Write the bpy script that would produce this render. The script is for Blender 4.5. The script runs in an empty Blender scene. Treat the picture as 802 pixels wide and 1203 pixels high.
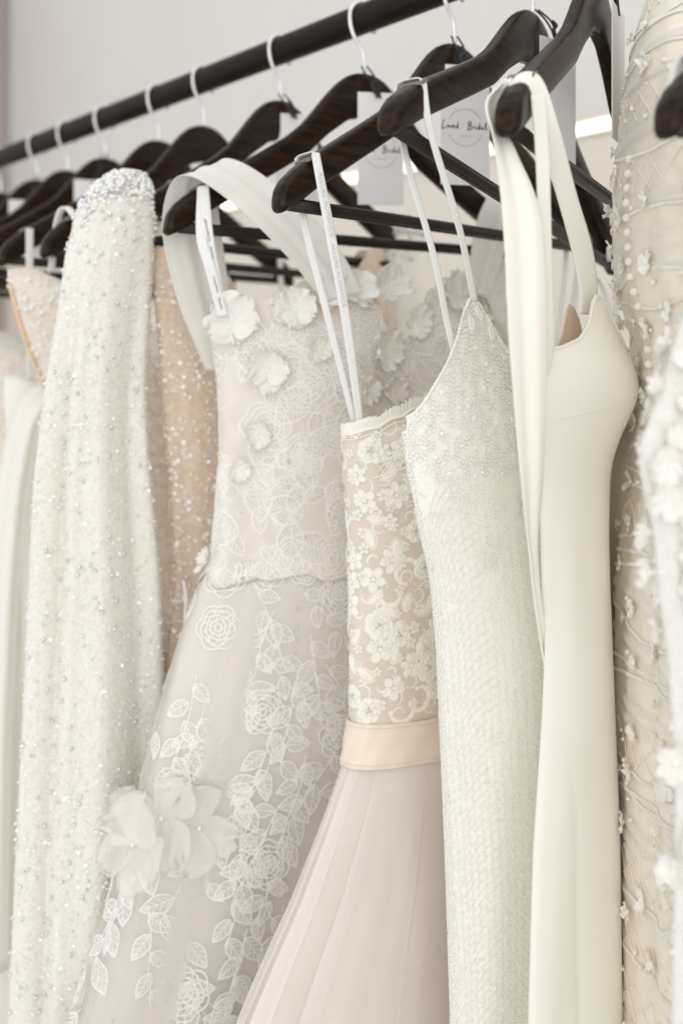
import bpy, math, random
import numpy as np
from mathutils import Vector, Matrix
from mathutils.bvhtree import BVHTree

random.seed(7); RNG = np.random.default_rng(7)
scene = bpy.context.scene
COL = scene.collection
PI = math.pi

# ------------------------------------------------------------------ camera, world, lamps, exposure
CAMZ = 1.40
cam = bpy.data.cameras.new('camera'); camo = bpy.data.objects.new('camera', cam); COL.objects.link(camo)
camo.location = (0, 0, CAMZ); camo.rotation_euler = (PI/2, 0, 0)
cam.sensor_fit = 'VERTICAL'; cam.sensor_height = 36; cam.sensor_width = 24; cam.lens = 35.0
cam.shift_y = -0.1334
cam.clip_start = .02; cam.clip_end = 60
cam.dof.use_dof = True; cam.dof.focus_distance = .78; cam.dof.aperture_fstop = 3.4
scene.camera = camo

world = bpy.data.worlds.new('World'); scene.world = world; world.use_nodes = True
bg = world.node_tree.nodes['Background']
bg.inputs['Color'].default_value = (.995, .984, .966, 1); bg.inputs['Strength'].default_value = 1.10

def area(name, loc, target, size, power, col):
    l = bpy.data.lights.new(name, 'AREA'); l.shape = 'RECTANGLE'; l.size, l.size_y = size
    l.energy = power; l.color = col
    o = bpy.data.objects.new(name, l); COL.objects.link(o); o.location = loc
    o.rotation_euler = (Vector(target)-Vector(loc)).to_track_quat('-Z', 'Y').to_euler()
    return o
area('window_light', (-.1, -3.0, 1.75), (.1, .9, 1.15), (3.2, 2.4), 44, (.980, .985, .995))
area('ceiling_light', (.3, -.3, 3.3), (.2, 1.0, 1.2), (1.8, 1.8), 9, (1.0, .97, .93))

scene.view_settings.view_transform = 'Standard'; scene.view_settings.look = 'None'
scene.view_settings.exposure = -.24; scene.view_settings.gamma = 1; scene.view_settings.use_curve_mapping = False
scene.render.engine = 'CYCLES'
cy = scene.cycles
cy.max_bounces = 16; cy.diffuse_bounces = 12; cy.transparent_max_bounces = 24; cy.transmission_bounces = 8
cy.use_denoising = True
try: cy.denoiser = 'OPENIMAGEDENOISE'
except Exception: pass
cy.sample_clamp_indirect = 6

# ------------------------------------------------------------------ materials
def mat(name, col, rough=.6, col2=None, nscale=60, ndetail=4, nlo=.35, nhi=.65, metallic=0, sheen=0, coat=0, spec=.5,
        transl=0, alpha=1, bump=None, emit=None, stretch=None, trcol=None):
    m = bpy.data.materials.new(name); m.use_nodes = True
    nt = m.node_tree; N = nt.nodes; L = nt.links
    b = N['Principled BSDF']; out = N['Material Output']
    b.inputs['Base Color'].default_value = (*col, 1); b.inputs['Roughness'].default_value = rough
    b.inputs['Metallic'].default_value = metallic; b.inputs['Specular IOR Level'].default_value = spec
    b.inputs['Sheen Weight'].default_value = sheen; b.inputs['Sheen Roughness'].default_value = .4
    b.inputs['Coat Weight'].default_value = coat; b.inputs['Coat Roughness'].default_value = .2
    tc = N.new('ShaderNodeTexCoord'); vec = tc.outputs['Object']
    if stretch:
        mp = N.new('ShaderNodeMapping'); mp.inputs['Scale'].default_value = stretch
        L.new(vec, mp.inputs['Vector']); vec = mp.outputs['Vector']
    csock = None
    if col2 is not None:
        n = N.new('ShaderNodeTexNoise'); n.inputs['Scale'].default_value = nscale; n.inputs['Detail'].default_value = ndetail
        L.new(vec, n.inputs['Vector'])
        mr = N.new('ShaderNodeMapRange'); mr.inputs['From Min'].default_value = nlo; mr.inputs['From Max'].default_value = nhi
        L.new(n.outputs['Fac'], mr.inputs['Value'])
        mx = N.new('ShaderNodeMix'); mx.data_type = 'RGBA'
        mx.inputs['A'].default_value = (*col, 1); mx.inputs['B'].default_value = (*col2, 1)
        L.new(mr.outputs['Result'], mx.inputs['Factor']); csock = mx.outputs['Result']
        L.new(csock, b.inputs['Base Color'])
    nsock = None
    if bump:
        for (sc, st, di) in bump:
            n = N.new('ShaderNodeTexNoise'); n.inputs['Scale'].default_value = sc; n.inputs['Detail'].default_value = 3
            L.new(vec, n.inputs['Vector'])
            bp = N.new('ShaderNodeBump'); bp.inputs['Strength'].default_value = st; bp.inputs['Distance'].default_value = di
            L.new(n.outputs['Fac'], bp.inputs['Height'])
            if nsock: L.new(nsock, bp.inputs['Normal'])
            nsock = bp.outputs['Normal']
        L.new(nsock, b.inputs['Normal'])
    if emit:
        b.inputs['Emission Color'].default_value = (*emit[0], 1); b.inputs['Emission Strength'].default_value = emit[1]
    sh = b.outputs['BSDF']
    if transl:
        t = N.new('ShaderNodeBsdfTranslucent'); t.inputs['Color'].default_value = (*(trcol or col), 1)
        if csock and not trcol: L.new(csock, t.inputs['Color'])
        if nsock: L.new(nsock, t.inputs['Normal'])
        ms = N.new('ShaderNodeMixShader'); ms.inputs['Fac'].default_value = transl
        L.new(sh, ms.inputs[1]); L.new(t.outputs[0], ms.inputs[2]); sh = ms.outputs[0]
    if alpha < 1:
        t = N.new('ShaderNodeBsdfTransparent'); ms = N.new('ShaderNodeMixShader'); ms.inputs['Fac'].default_value = alpha
        L.new(t.outputs[0], ms.inputs[1]); L.new(sh, ms.inputs[2]); sh = ms.outputs[0]
    L.new(sh, out.inputs['Surface'])
    return m

M = {}
M['wall'] = mat('wall_paint', (.735, .725, .70), .85, (.755, .745, .72), 3, bump=[(220, .08, .002)])
M['panel'] = mat('lower_wall_paint', (.76, .70, .63), .8, (.78, .73, .66), 4, bump=[(200, .08, .002)])
M['pinkwall'] = mat('blush_wall_paint', (.42, .33, .29), .85, (.46, .36, .32), 5, bump=[(180, .08, .002)])
M['led'] = mat('led_diffuser', (1, .93, .8), .5, emit=((1.0, .86, .66), 2.4))
M['ledtrim'] = mat('led_channel', (.75, .72, .68), .4, (.7, .67, .62), 40, metallic=.3)
M['rail'] = mat('rail_black_brown', (.010, .007, .006), .46, (.020, .013, .010), 30, spec=.14, stretch=(1, 1, 8), bump=[(160, .15, .001)])
M['wood'] = mat('dark_stained_wood', (.0065, .004, .003), .30, (.058, .029, .013), 26, 4, .30, 1.0, spec=.16, stretch=(1, 5, 9), bump=[(90, .12, .0006)])
M['bar'] = mat('dark_stained_dowel', (.008, .005, .004), .36, (.034, .018, .009), 30, 6, .4, .8, spec=.35, stretch=(.6, 4, 4))
M['chrome'] = mat('hook_chrome', (.88, .89, .91), .25, (.80, .82, .85), 90, metallic=.45)
M['insert'] = mat('notch_plastic', (.16, .13, .11), .25, (.10, .085, .07), 120, coat=.5)
M['card'] = mat('tag_card', (.80, .79, .79), .55, (.77, .76, .765), 30, bump=[(500, .06, .0005)])
M['ink'] = mat('tag_ink', (.035, .035, .04), .5, (.06, .06, .07), 200)
M['ink_grey'] = mat('tag_ink_grey', (.45, .44, .44), .5, (.50, .49, .49), 200)
M['print_grey'] = mat('ribbon_print_grey', (.68, .68, .70), .5, (.72, .72, .74), 200)
M['cord'] = mat('black_cord', (.012, .012, .012), .6, (.03, .03, .03), 300)
WHT_ = (.86, .845, .805); IVO = (.85, .815, .735); NUDE = (.69, .61, .53)
M['ribbon'] = mat('satin_ribbon', (.91, .905, .89), .45, (.89, .885, .87), 160, sheen=.2, transl=.06, bump=[(700, .08, .0004)])
M['crepe'] = mat('ivory_crepe', (.935, .915, .845), .55, (.925, .905, .835), 25, sheen=.25, transl=.06, bump=[(1400, .12, .0003), (9, .12, .006), (38, .10, .002)])
M['crepe_lining'] = mat('nude_lining', (.74, .58, .44), .55, (.70, .55, .41), 60, sheen=.2, bump=[(900, .1, .0003)])
M['satin'] = mat('white_satin', (.92, .905, .86), .40, (.90, .885, .84), 18, sheen=.15, transl=.05, bump=[(8, .15, .01), (1200, .05, .0003)])
M['nude'] = mat('nude_tulle_lining', NUDE, .7, (.73, .655, .58), 40, sheen=.3, bump=[(900, .12, .0004)])
M['blush'] = mat('blush_skirt_lining', (.84, .785, .735), .65, (.87, .82, .775), 14, sheen=.3, bump=[(7, .2, .01)])
M['lace'] = mat('cream_lace_thread', (.91, .88, .81), .75, (.88, .845, .77), 420, sheen=.3, bump=[(900, .25, .0005)])
M['belt'] = mat('champagne_satin', (.80, .69, .58), .36, (.83, .73, .63), 14, sheen=.1, bump=[(12, .2, .006), (1500, .06, .0002)])
M['skirtA'] = mat('blush_inner_skirt', (.72, .65, .59), .65, (.75, .685, .63), 14, sheen=.3, bump=[(7, .2, .01)])
M['gore'] = mat('blush_tulle_gore', (.91, .885, .85), .8, (.89, .86, .825), 6, sheen=.2, alpha=.50)
M['tulle'] = mat('blush_tulle', (.90, .875, .845), .8, (.88, .85, .815), 6, sheen=.2, alpha=.36)
M['tulle2'] = mat('grey_blush_tulle', (.87, .835, .81), .8, (.89, .855, .83), 6, sheen=.2, alpha=.28)
M['overtulle'] = mat('white_over_tulle', (.91, .89, .85), .8, (.89, .87, .83), 9, sheen=.2, alpha=.32)
M['wtulle'] = mat('white_tulle', (.91, .89, .85), .8, (.88, .86, .82), 9, sheen=.2, alpha=.42)
M['shawl'] = mat('chiffon_strap', (.92, .905, .865), .75, (.90, .885, .845), 30, sheen=.25, transl=.15, alpha=.86, bump=[(40, .15, .003)])
M['petal'] = mat('organza_petal', (.94, .92, .875), .7, (.92, .90, .855), 120, sheen=.3, alpha=.88, bump=[(220, .4, .001)])
M['softpetal'] = mat('sheer_organza', (.93, .91, .87), .7, (.91, .89, .85), 120, sheen=.3, alpha=.33, bump=[(160, .4, .001)])
M['embro'] = mat('white_embroidery', (.93, .91, .87), .65, (.90, .88, .84), 500, sheen=.3, bump=[(900, .15, .0004)])
M['mesh_leaf'] = mat('leaf_fill_net', (.88, .865, .84), .8, (.88, .865, .85), 300, alpha=.45)
M['florbase'] = mat('bodice_tulle_over_nude', (.755, .69, .63), .75, (.81, .76, .71), 55, sheen=.3, bump=[(500, .25, .0008)])
M['beadbase'] = mat('white_beaded_ground', (.92, .895, .84), .6, (.89, .865, .81), 330, 6, .4, .6, sheen=.25, bump=[(900, .4, .001), (260, .2, .0012)])
M['whitebead'] = mat('white_seed_bead', (.92, .905, .865), .25, (.90, .885, .845), 60, coat=.5)
M['crystal'] = mat('crystal_bead', (.90, .91, .92), .06, (.62, .64, .66), 240, metallic=.55, coat=.6)
M['sequin'] = mat('clear_sequin', (.93, .92, .89), .16, (.88, .87, .84), 130, metallic=.08, coat=.8)
M['sparkbase'] = mat('ivory_sparkle_net', (.90, .875, .815), .65, (.84, .81, .745), 260, 8, .38, .62, sheen=.3, bump=[(700, .7, .0015), (240, .4, .002)])
M['sparknude'] = mat('nude_sparkle_net', (.68, .545, .42), .65, (.77, .655, .535), 180, 8, .36, .64, sheen=.2, bump=[(600, .5, .0012)])
M['greynet'] = mat('grey_shoulder_net', (.40, .39, .38), .6, (.72, .71, .69), 150, 6, bump=[(500, .5, .001)])
M['beigenet'] = mat('beige_net_ground', (.80, .73, .62), .75, (.85, .79, .70), 90, sheen=.3, bump=[(900, .3, .0006)])
M['beigethread'] = mat('ivory_thread', (.91, .88, .82), .7, (.88, .845, .78), 400, sheen=.3, bump=[(900, .4, .0006)])
M['pearl'] = mat('ivory_pearl', (.86, .81, .72), .2, (.82, .77, .68), 90, coat=.7)
M['blushlace'] = mat('blush_lace_ground', (.79, .70, .62), .75, (.86, .82, .77), 150, 6, .42, .56, sheen=.3, bump=[(420, .6, .0014)])
M['tanpipe'] = mat('tan_piping', (.76, .58, .40), .6, (.72, .53, .35), 60)
M['fuzzbase'] = mat('white_embroidered_ground', (.84, .825, .785), .7, (.79, .77, .725), 200, 6, sheen=.3, bump=[(420, .7, .002)])

# ------------------------------------------------------------------ mesh helpers
def link(name, me, parent=None, m=None, smooth=True):
    o = bpy.data.objects.new(name, me); COL.objects.link(o)
    if parent is not None: o.parent = parent
    if m is not None and not me.materials: me.materials.append(m)
    if smooth and len(me.polygons): me.polygons.foreach_set('use_smooth', [True]*len(me.polygons))
    return o
def tomesh(name, V, Fc):
    me = bpy.data.meshes.new(name)
    me.from_pydata([tuple(map(float, v)) for v in V], [], [tuple(map(int, f)) for f in Fc]); me.update()
    return me
def bigmesh(name, V, Q):
    """V (n,3), Q (m,k) constant polygon size: fast path"""
    me = bpy.data.meshes.new(name); k = Q.shape[1]
    me.vertices.add(len(V)); me.vertices.foreach_set('co', np.asarray(V, np.float32).ravel())
    me.loops.add(Q.size); me.loops.foreach_set('vertex_index', Q.astype(np.int32).ravel())
    me.polygons.add(len(Q)); me.polygons.foreach_set('loop_start', np.arange(0, Q.size, k, dtype=np.int32))
    me.update(calc_edges=True); me.validate()
    return me
def tag(o, label, cat, group=None, kind=None):
    o['label'] = label
    if cat: o['category'] = cat
    if group: o['group'] = group
    if kind: o['kind'] = kind
    return o
def empty(name, loc, rz=0, ry=0):
    o = bpy.data.objects.new(name, None); COL.objects.link(o)
    o.location = loc; o.rotation_euler = (0, ry, rz); o.empty_display_size = .05
    return o
def gridfaces(nv, nu, closed):
    i = np.arange(nv-1)[:, None]; j = np.arange(nu if closed else nu-1)[None, :]
    j2 = (j+1) % nu
    return np.stack([i*nu+j, i*nu+j2, (i+1)*nu+j2, (i+1)*nu+j], -1).reshape(-1, 4)
def solid(o, t, off=0):
    md = o.modifiers.new('thickness', 'SOLIDIFY'); md.thickness = t; md.offset = off
    return o
def crom(pts, n):
    """Catmull-Rom through points, n samples"""
    P = np.array(pts, float); k = len(P)
    Q = np.vstack([2*P[0]-P[1], P, 2*P[-1]-P[-2]])
    t = np.linspace(0, k-1-1e-9, n); i = t.astype(int); f = (t-i)[:, None]
    a, b, c, d = Q[i], Q[i+1], Q[i+2], Q[i+3]
    return .5*((2*b)+(c-a)*f+(2*a-5*b+4*c-d)*f**2+(3*b-a-3*c+d)*f**3)
def tube(name, pts, r, parent=None, m=None, n=40, sides=8, cap=True):
    P = crom(pts, n); T = np.gradient(P, axis=0); T /= np.linalg.norm(T, axis=1)[:, None]+1e-12
    up = np.array([0, 0, 1.]) if abs(T[0][2]) < .9 else np.array([1., 0, 0])
    V = []; N0 = np.cross(T[0], up); N0 /= np.linalg.norm(N0)
    R = r if hasattr(r, '__len__') else [r]*n
    for k in range(n):
        N0 = N0-T[k]*np.dot(N0, T[k]); N0 /= np.linalg.norm(N0); B = np.cross(T[k], N0)
        for s in range(sides):
            a = 2*PI*s/sides; V.append(P[k]+R[k]*(math.cos(a)*N0+math.sin(a)*B))
    Fc = [tuple(f) for f in gridfaces(n, sides, True)]
    if cap: Fc += [tuple(range(sides-1, -1, -1)), tuple(range((n-1)*sides, n*sides))]
    return link(name, tomesh(name, V, Fc), parent, m)
def box(name, c, d, parent=None, m=None, bev=0):
    x, y, z = (q/2 for q in d)
    V = [(c[0]+sx*x, c[1]+sy*y, c[2]+sz*z) for sx in (-1, 1) for sy in (-1, 1) for sz in (-1, 1)]
    Fc = [(0, 1, 3, 2), (4, 6, 7, 5), (0, 4, 5, 1), (2, 3, 7, 6), (0, 2, 6, 4), (1, 5, 7, 3)]
    o = link(name, tomesh(name, V, Fc), parent, m, smooth=False)
    if bev:
        b = o.modifiers.new('bevel', 'BEVEL'); b.width = bev; b.segments = 2
    return o
def strip(name, A, B, parent, m, nu=60, nv=14, folds=0, amp=0, thick=.0006, nrm=(0, -1, 0), seed=0):
    """cloth strip between two edge curves, with lengthwise gathers"""
    a = crom(A, nu); b = crom(B, nu); w = np.linspace(0, 1, nv)
    G = a[:, None]*(1-w)[None, :, None]+b[:, None]*w[None, :, None]
    T = np.gradient(.5*(a+b), axis=0); D = b-a
    Nn = np.cross(T, D); Nn /= np.linalg.norm(Nn, axis=1)[:, None]+1e-9
    if folds:
        ph = seed*1.7+np.linspace(0, 1.2, nu)[:, None]
        wob = np.sin(2*PI*folds*w[None, :]+ph)+.5*np.sin(2*PI*folds*1.7*w[None, :]+2*ph+1)
        G = G+Nn[:, None]*(amp*wob)[..., None]
    o = link(name, bigmesh(name, G.reshape(-1, 3), gridfaces(nu, nv, False)), parent, m)
    return solid(o, thick)
def ribbon(name, pts, width, wdir, parent, m, n=50, thick=.0008, folds=0, amp=0):
    w = np.array(wdir, float); w /= np.linalg.norm(w)
    P = np.array(pts, float); W = width if hasattr(width, '__len__') else [width]*len(P)
    A = [p-w*q/2 for p, q in zip(P, W)]; B = [p+w*q/2 for p, q in zip(P, W)]
    return strip(name, A, B, parent, m, nu=n, nv=6 if not folds else 14, thick=thick, folds=folds, amp=amp)

# ------------------------------------------------------------------ garment surfaces
def panels(G, parent, z0, zlo, n, plo, phi_hi, mats, seed, lo, hi, wlo=.05, whi=.22, name='tulle_panel'):
    """overlapping gores of net, each with its edge folded over"""
    rg = np.random.default_rng(seed); zz = np.linspace(z0, zlo, 46)[:, None]
    g = np.clip((z0-zz)/.16, 0, 1); cs = np.linspace(plo, phi_hi, n); rg.shuffle(cs)
    for i, c in enumerate(cs):
        c = c+rg.uniform(-.06, .06); w = rg.uniform(wlo, whi); sk = rg.uniform(-.18, .18); lf = lo+(hi-lo)*i/n
        u = np.linspace(-1, 1, 18)[None, :]; fo = np.zeros(18)
        ph = c+w*u*(1+.3*(z0-zz)/.4)+sk*(z0-zz)
        P = G.pt(ph, np.broadcast_to(zz, ph.shape), lf*g+(fo[None, :]+.0005*np.sin(u*5+i+zz*7))*g+.0004)
        link(name, bigmesh(name, P.reshape(-1, 3), gridfaces(46, 18, False)), parent, M[mats[i % len(mats)]])

class Garment:
    """closed cross-sections along height. rows: (z, x_near, x_far, front_depth, back_depth) in metres, local frame of the hanger"""
    def __init__(s, rows, p=2.2, top=None, fold=None, bulges=(), zbot=None, pleat=None, wig=0, seed=0, bot=None):
        s.bot = bot
        R = np.array(sorted(rows), float); zf = np.linspace(R[0, 0], R[-1, 0], 600)
        k = 13; ker = np.hanning(k+2)[1:-1]; ker /= ker.sum()
        cols = []
        for c in range(1, 5):
            v = np.interp(zf, R[:, 0], R[:, c]); v = np.convolve(np.pad(v, k//2, mode='edge'), ker, 'valid'); cols.append(v)
        s.zf = zf; s.c = cols; s.p = p; s.top = top; s.fold = fold; s.bulges = bulges; s.pleat = pleat
        s.z0 = R[0, 0] if zbot is None else zbot; s.z1 = R[-1, 0]; s.seed = seed; s.wig = wig
    def sec(s, z): return [np.interp(z, s.zf, c) for c in s.c]
    def pt(s, phi, z, lift=0):
        phi = np.asarray(phi, float); z = np.asarray(z, float)
        tau = phi; rad = 0
        if s.pleat:
            for (n, A, d, zz, dl) in s.pleat:
                g = np.clip((zz-z)/.5, 0, 1.6)
                phi = phi+A*np.sin(n*tau+dl); rad = rad+d*(.25+g)*np.cos(n*tau+dl)
        xn, xf, f, b = s.sec(z)
        xm = (xn+xf)/2; a = (xf-xn)/2
        c = np.cos(phi); q = np.sin(phi)
        ex = np.sign(c)*np.abs(c)**(2/s.p); ey = np.sign(q)*np.abs(q)**(2/s.p)
        x = xm+a*ex; dep = np.where(ey > 0, f, b); y = -dep*ey
        for (bx, bz, wx, wu, wd, amp) in s.bulges:
            h = np.where(z > bz, wu, wd)
            y = y-np.where(ey > 0, 1, 0)*amp*np.exp(-((x-bx)/wx)**2-((z-bz)/h)**2)*np.clip(ey, 0, 1)
        off = rad+lift
        if s.fold is not None: off = off+s.fold(phi, z)
        nx = c/np.maximum(a, 1e-3); ny = -q/np.maximum(dep, 1e-3); l = np.sqrt(nx*nx+ny*ny)+1e-9
        x = x+off*nx/l; y = y+off*ny/l
        return np.stack([x, y, z+0*x], -1)
    def xof(s, phi, z):
        xn, xf, f, b = s.sec(z); c = np.cos(phi)
        return (xn+xf)/2+(xf-xn)/2*np.sign(c)*np.abs(c)**(2/s.p)
    def ztop(s, phi):
        if s.top is None: return np.full(np.shape(phi), s.z1)
        z = np.full(np.shape(phi), s.z1)
        for _ in range(4):
            x = s.xof(phi, z); z = s.top(x, np.sin(phi))
        return z
    def grid(s, nphi=200, nz=200, power=1.0, lift=0):
        ph = np.linspace(0, 2*PI, nphi, endpoint=False); zt = s.ztop(ph)
        v = np.linspace(0, 1, nz)**power
        zb = np.full(nphi, s.z0) if s.bot is None else s.bot(ph)
        Z = zt[None, :]*(1-v)[:, None]+zb[None, :]*v[:, None]
        return s.pt(np.broadcast_to(ph[None, :], Z.shape), Z, lift)
    def build(s, name, parent, m, nphi=200, nz=200, power=1.0, thick=.0012, lift=0):
        G = s.grid(nphi, nz, power, lift)
        o = link(name, bigmesh(name, G.reshape(-1, 3), gridfaces(nz, nphi, True)), parent, m)
        if thick: solid(o, thick, -1)
        return o
    def bvh(s, nphi=260, nz=260, power=1.0):
        G = s.grid(nphi, nz, power); Q = gridfaces(nz, nphi, True)
        s.tree = BVHTree.FromPolygons([Vector(v) for v in G.reshape(-1, 3)], [tuple(f) for f in Q.tolist()])
        return s
    def frame(s, phi, z):
        e = 1e-3
        p = s.pt(phi, z); t1 = s.pt(phi+e, z)-s.pt(phi-e, z); t2 = s.pt(phi, z+e)-s.pt(phi, z-e)
        t1 /= np.linalg.norm(t1, axis=-1)[..., None]+1e-12; t2 /= np.linalg.norm(t2, axis=-1)[..., None]+1e-12
        n = np.cross(t2, t1); n /= np.linalg.norm(n, axis=-1)[..., None]+1e-12
        return p, n, t1, t2
    def phis(s, x, z, front=True):
        """angle at which the section at z reaches local x"""
        xn, xf, f, b = s.sec(z); e = np.clip((x-(xn+xf)/2)/((xf-xn)/2), -1, 1)
        c = np.sign(e)*np.abs(e)**(s.p/2); ph = np.arccos(c)
        return ph if front else 2*PI-ph
    def scatter(s, n, zlo, zhi, plo, phi_hi, rng=None):
        rng = rng or RNG
        ph = rng.uniform(plo, phi_hi, n*3); z = rng.uniform(zlo, zhi, n*3)
        zt = s.ztop(ph); keep = z < zt-.002
        e = 1e-2; w = np.linalg.norm(s.pt(ph+e, z)-s.pt(ph-e, z), axis=-1)
        keep &= rng.uniform(0, 1, len(ph))*np.percentile(w, 97) < w
        return ph[keep][:n], z[keep][:n]
    def poisson(s, r, zlo, zhi, plo, phi_hi, tries=6000, avoid=()):
        ph, z = s.scatter(tries, zlo, zhi, plo, phi_hi); P = s.pt(ph, z); out = []; pts = np.zeros((0, 3))
        rr = r
        for i in range(len(ph)):
            if len(pts) and np.min(np.sum((pts-P[i])**2, 1)) < rr*rr: continue
            if any(((P[i][0]-ax)/aw)**2+((P[i][2]-az)/ah)**2 < 1 for ax, az, aw, ah in avoid): continue
            pts = np.vstack([pts, P[i]]); out.append((ph[i], z[i]))
        return out
    def wrap(s, V, phi, z, ang=0, scale=1, lift=.0003):
        p, n, t1, t2 = s.frame(np.array(phi), np.array(z)); t2 = np.cross(t1, n); 
        if t2[2] < 0: t2 = -t2
        V = np.asarray(V, float); ca, sa = math.cos(ang), math.sin(ang)
        X = (V[:, 0]*ca-V[:, 1]*sa)*scale; Y = (V[:, 0]*sa+V[:, 1]*ca)*scale
        Q = p+X[:, None]*t1+Y[:, None]*t2; out = np.empty_like(Q)
        for i, q in enumerate(Q):
            l, nn, _, _ = s.tree.find_nearest(Vector(q))
            nn = np.array(nn)
            if nn @ n < 0: nn = -nn
            out[i] = np.array(l)+nn*(V[i, 2]*scale+lift)
        return out

def waves(seed, lst, z0, zr=.5, cap=1.8, base=0.0):
    """fold function: lst (number, amplitude); grows from z0 downward"""
    r = np.random.default_rng(seed); ph = r.uniform(0, 6.28, len(lst)); tw = r.uniform(-.8, .8, len(lst))
    def f(phi, z):
        g = base+np.clip((z0-z)/zr, 0, cap); o = 0
        for (n, a), p, t in zip(lst, ph, tw): o = o+a*np.sin(n*phi+p+t*(z0-z)*1.5)
        return o*g
    return f

# ------------------------------------------------------------------ flat motifs (x, y, relief), metres
def cat(parts):
    V = []; Fc = []
    for v, f in parts:
        o = len(V); V += [tuple(q) for q in v]; Fc += [tuple(i+o for i in g) for g in f]
    return np.array(V, float), Fc
def band(path, w, h=.0006, closed=False):
    P = np.array(path, float); n = len(P)
    T = (np.roll(P, -1, 0)-np.roll(P, 1, 0)) if closed else np.gradient(P, axis=0)
    T /= np.linalg.norm(T, axis=1)[:, None]+1e-9; N = np.stack([-T[:, 1], T[:, 0]], 1)
    W = (np.array(w) if hasattr(w, '__len__') else np.full(n, w))[:, None]/2
    V = np.zeros((n*3, 3)); V[0::3, :2] = P+N*W; V[1::3, :2] = P; V[2::3, :2] = P-N*W; V[1::3, 2] = h*.35; V[0::3, 2] = V[2::3, 2] = -.0004 if h > 0 else 0
    Fc = []
    for i in range(n if closed else n-1):
        a, b = i*3, ((i+1) % n)*3
        Fc += [(a, a+1, b+1, b), (a+1, a+2, b+2, b+1)]
    return V, Fc
def disc(cx, cy, rx, ry, ang, h0, h1, seg=12):
    """petal: domed pad with corded rim"""
    V = [(cx, cy, h0)]; ca, sa = math.cos(ang), math.sin(ang)
    for r, h in ((.55, h0*.9), (.85, h1), (1.0, 0)):
        for k in range(seg):
            a = 2*PI*k/seg; x, y = r*rx*math.cos(a), r*ry*math.sin(a)
            V.append((cx+x*ca-y*sa, cy+x*sa+y*ca, h))
    Fc = [(0, 1+k, 1+(k+1) % seg) for k in range(seg)]
    for j in range(2):
        o = 1+j*seg
        Fc += [(o+k, o+seg+k, o+seg+(k+1) % seg, o+(k+1) % seg) for k in range(seg)]
    return V, Fc
def flower(n, r, hole=.16, ph=0, h=.0009, seg=10):
    parts = []
    for k in range(n):
        a = ph+2*PI*k/n; d = r*(.5+hole*.5)
        parts.append(disc(d*math.cos(a), d*math.sin(a), r*(.5-hole*.5), r*math.sin(PI/n)*.62, a, h*.45, h, seg))
    parts.append(disc(0, 0, r*.17, r*.17, 0, h*1.3, h, 8))
    return cat(parts)
def rose(r, rnd):
    parts = []
    for j, (q, n) in enumerate(((1, 7), (.68, 5), (.36, 3))):
        o = rnd.random()*6
        for k in range(n):
            a = o+2*PI*k/n
            parts.append(disc(q*r*.62*math.cos(a), q*r*.62*math.sin(a), q*r*.36, q*r*.42, a, .0005+j*.0004, .0010+j*.0005, 9))
    return cat(parts)
def rose_lines(r, rnd, cw=.0017):
    parts = []
    for q, n in ((1, 6), (.78, 5), (.56, 4), (.36, 3), (.17, 2)):
        o = rnd.random()*6; a = np.linspace(0, 2*PI, 40, endpoint=False)
        rr = q*r*(.84+.16*np.abs(np.sin(n*(a+o)/2)))
        parts.append(band(np.stack([rr*np.cos(a), rr*np.sin(a)], 1), cw, .0007, True))
        for k in range(n*2):
            t = o+2*PI*k/(n*2); parts.append(band([(q*r*.82*math.cos(t), q*r*.82*math.sin(t)), (q*r*.70*math.cos(t+.08), q*r*.70*math.sin(t+.08)), (q*r*.62*math.cos(t+.2), q*r*.62*math.sin(t+.2))], cw*.6, .0004))
    return cat(parts)
def leafshape(L, w, n=14):
    t = np.linspace(0, 1, n); y = w*np.sin(PI*t**.8)
    return np.concatenate([np.stack([t*L, y], 1), np.stack([t[-2:0:-1]*L, -y[-2:0:-1]], 1)])
def leaf_outline(L, w, veins=4, cw=.0011):
    P = leafshape(L, w); parts = [band(P, cw, .0006, True), band([(0, 0), (L*.5, w*.05), (L*.96, 0)], cw*.8, .0005)]
    for k in range(veins):
        t = .2+.6*k/max(1, veins-1); yy = w*math.sin(PI*t**.8)*.85
        for s in (1, -1): parts.append(band([(t*L-.12*L, 0), (t*L+.04*L, s*yy*.6), (t*L+.1*L, s*yy*.9)], cw*.55, .0003))
    return cat(parts)
def leaf_fill(L, w):
    P = leafshape(L, w, 10); V = [(L*.5, 0, .0002)]+[(x, y, 0) for x, y in P]; n = len(P)
    return np.array(V), [(0, 1+k, 1+(k+1) % n) for k in range(n)]
def scroll(r, w, a0, a1):
    a = np.linspace(a0, a1, 14); P = np.stack([r*np.cos(a), r*np.sin(a)], 1)
    W = w*(.35+.65*np.sin(np.linspace(.1, PI-.1, 14)))
    return cat([band(P, W, .0009), disc(P[-1][0], P[-1][1], w*.45, w*.45, 0, .0006, .0010, 8), disc(P[0][0], P[0][1], w*.4, w*.4, 0, .0006, .0010, 8)])
def put(name, G, motif, phi, z, ang, scale, parent, m, lift=.0003):
    V, Fc = motif
    return link(name, tomesh(name, G.wrap(V, phi, z, ang, scale, lift), Fc), parent, m)

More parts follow.
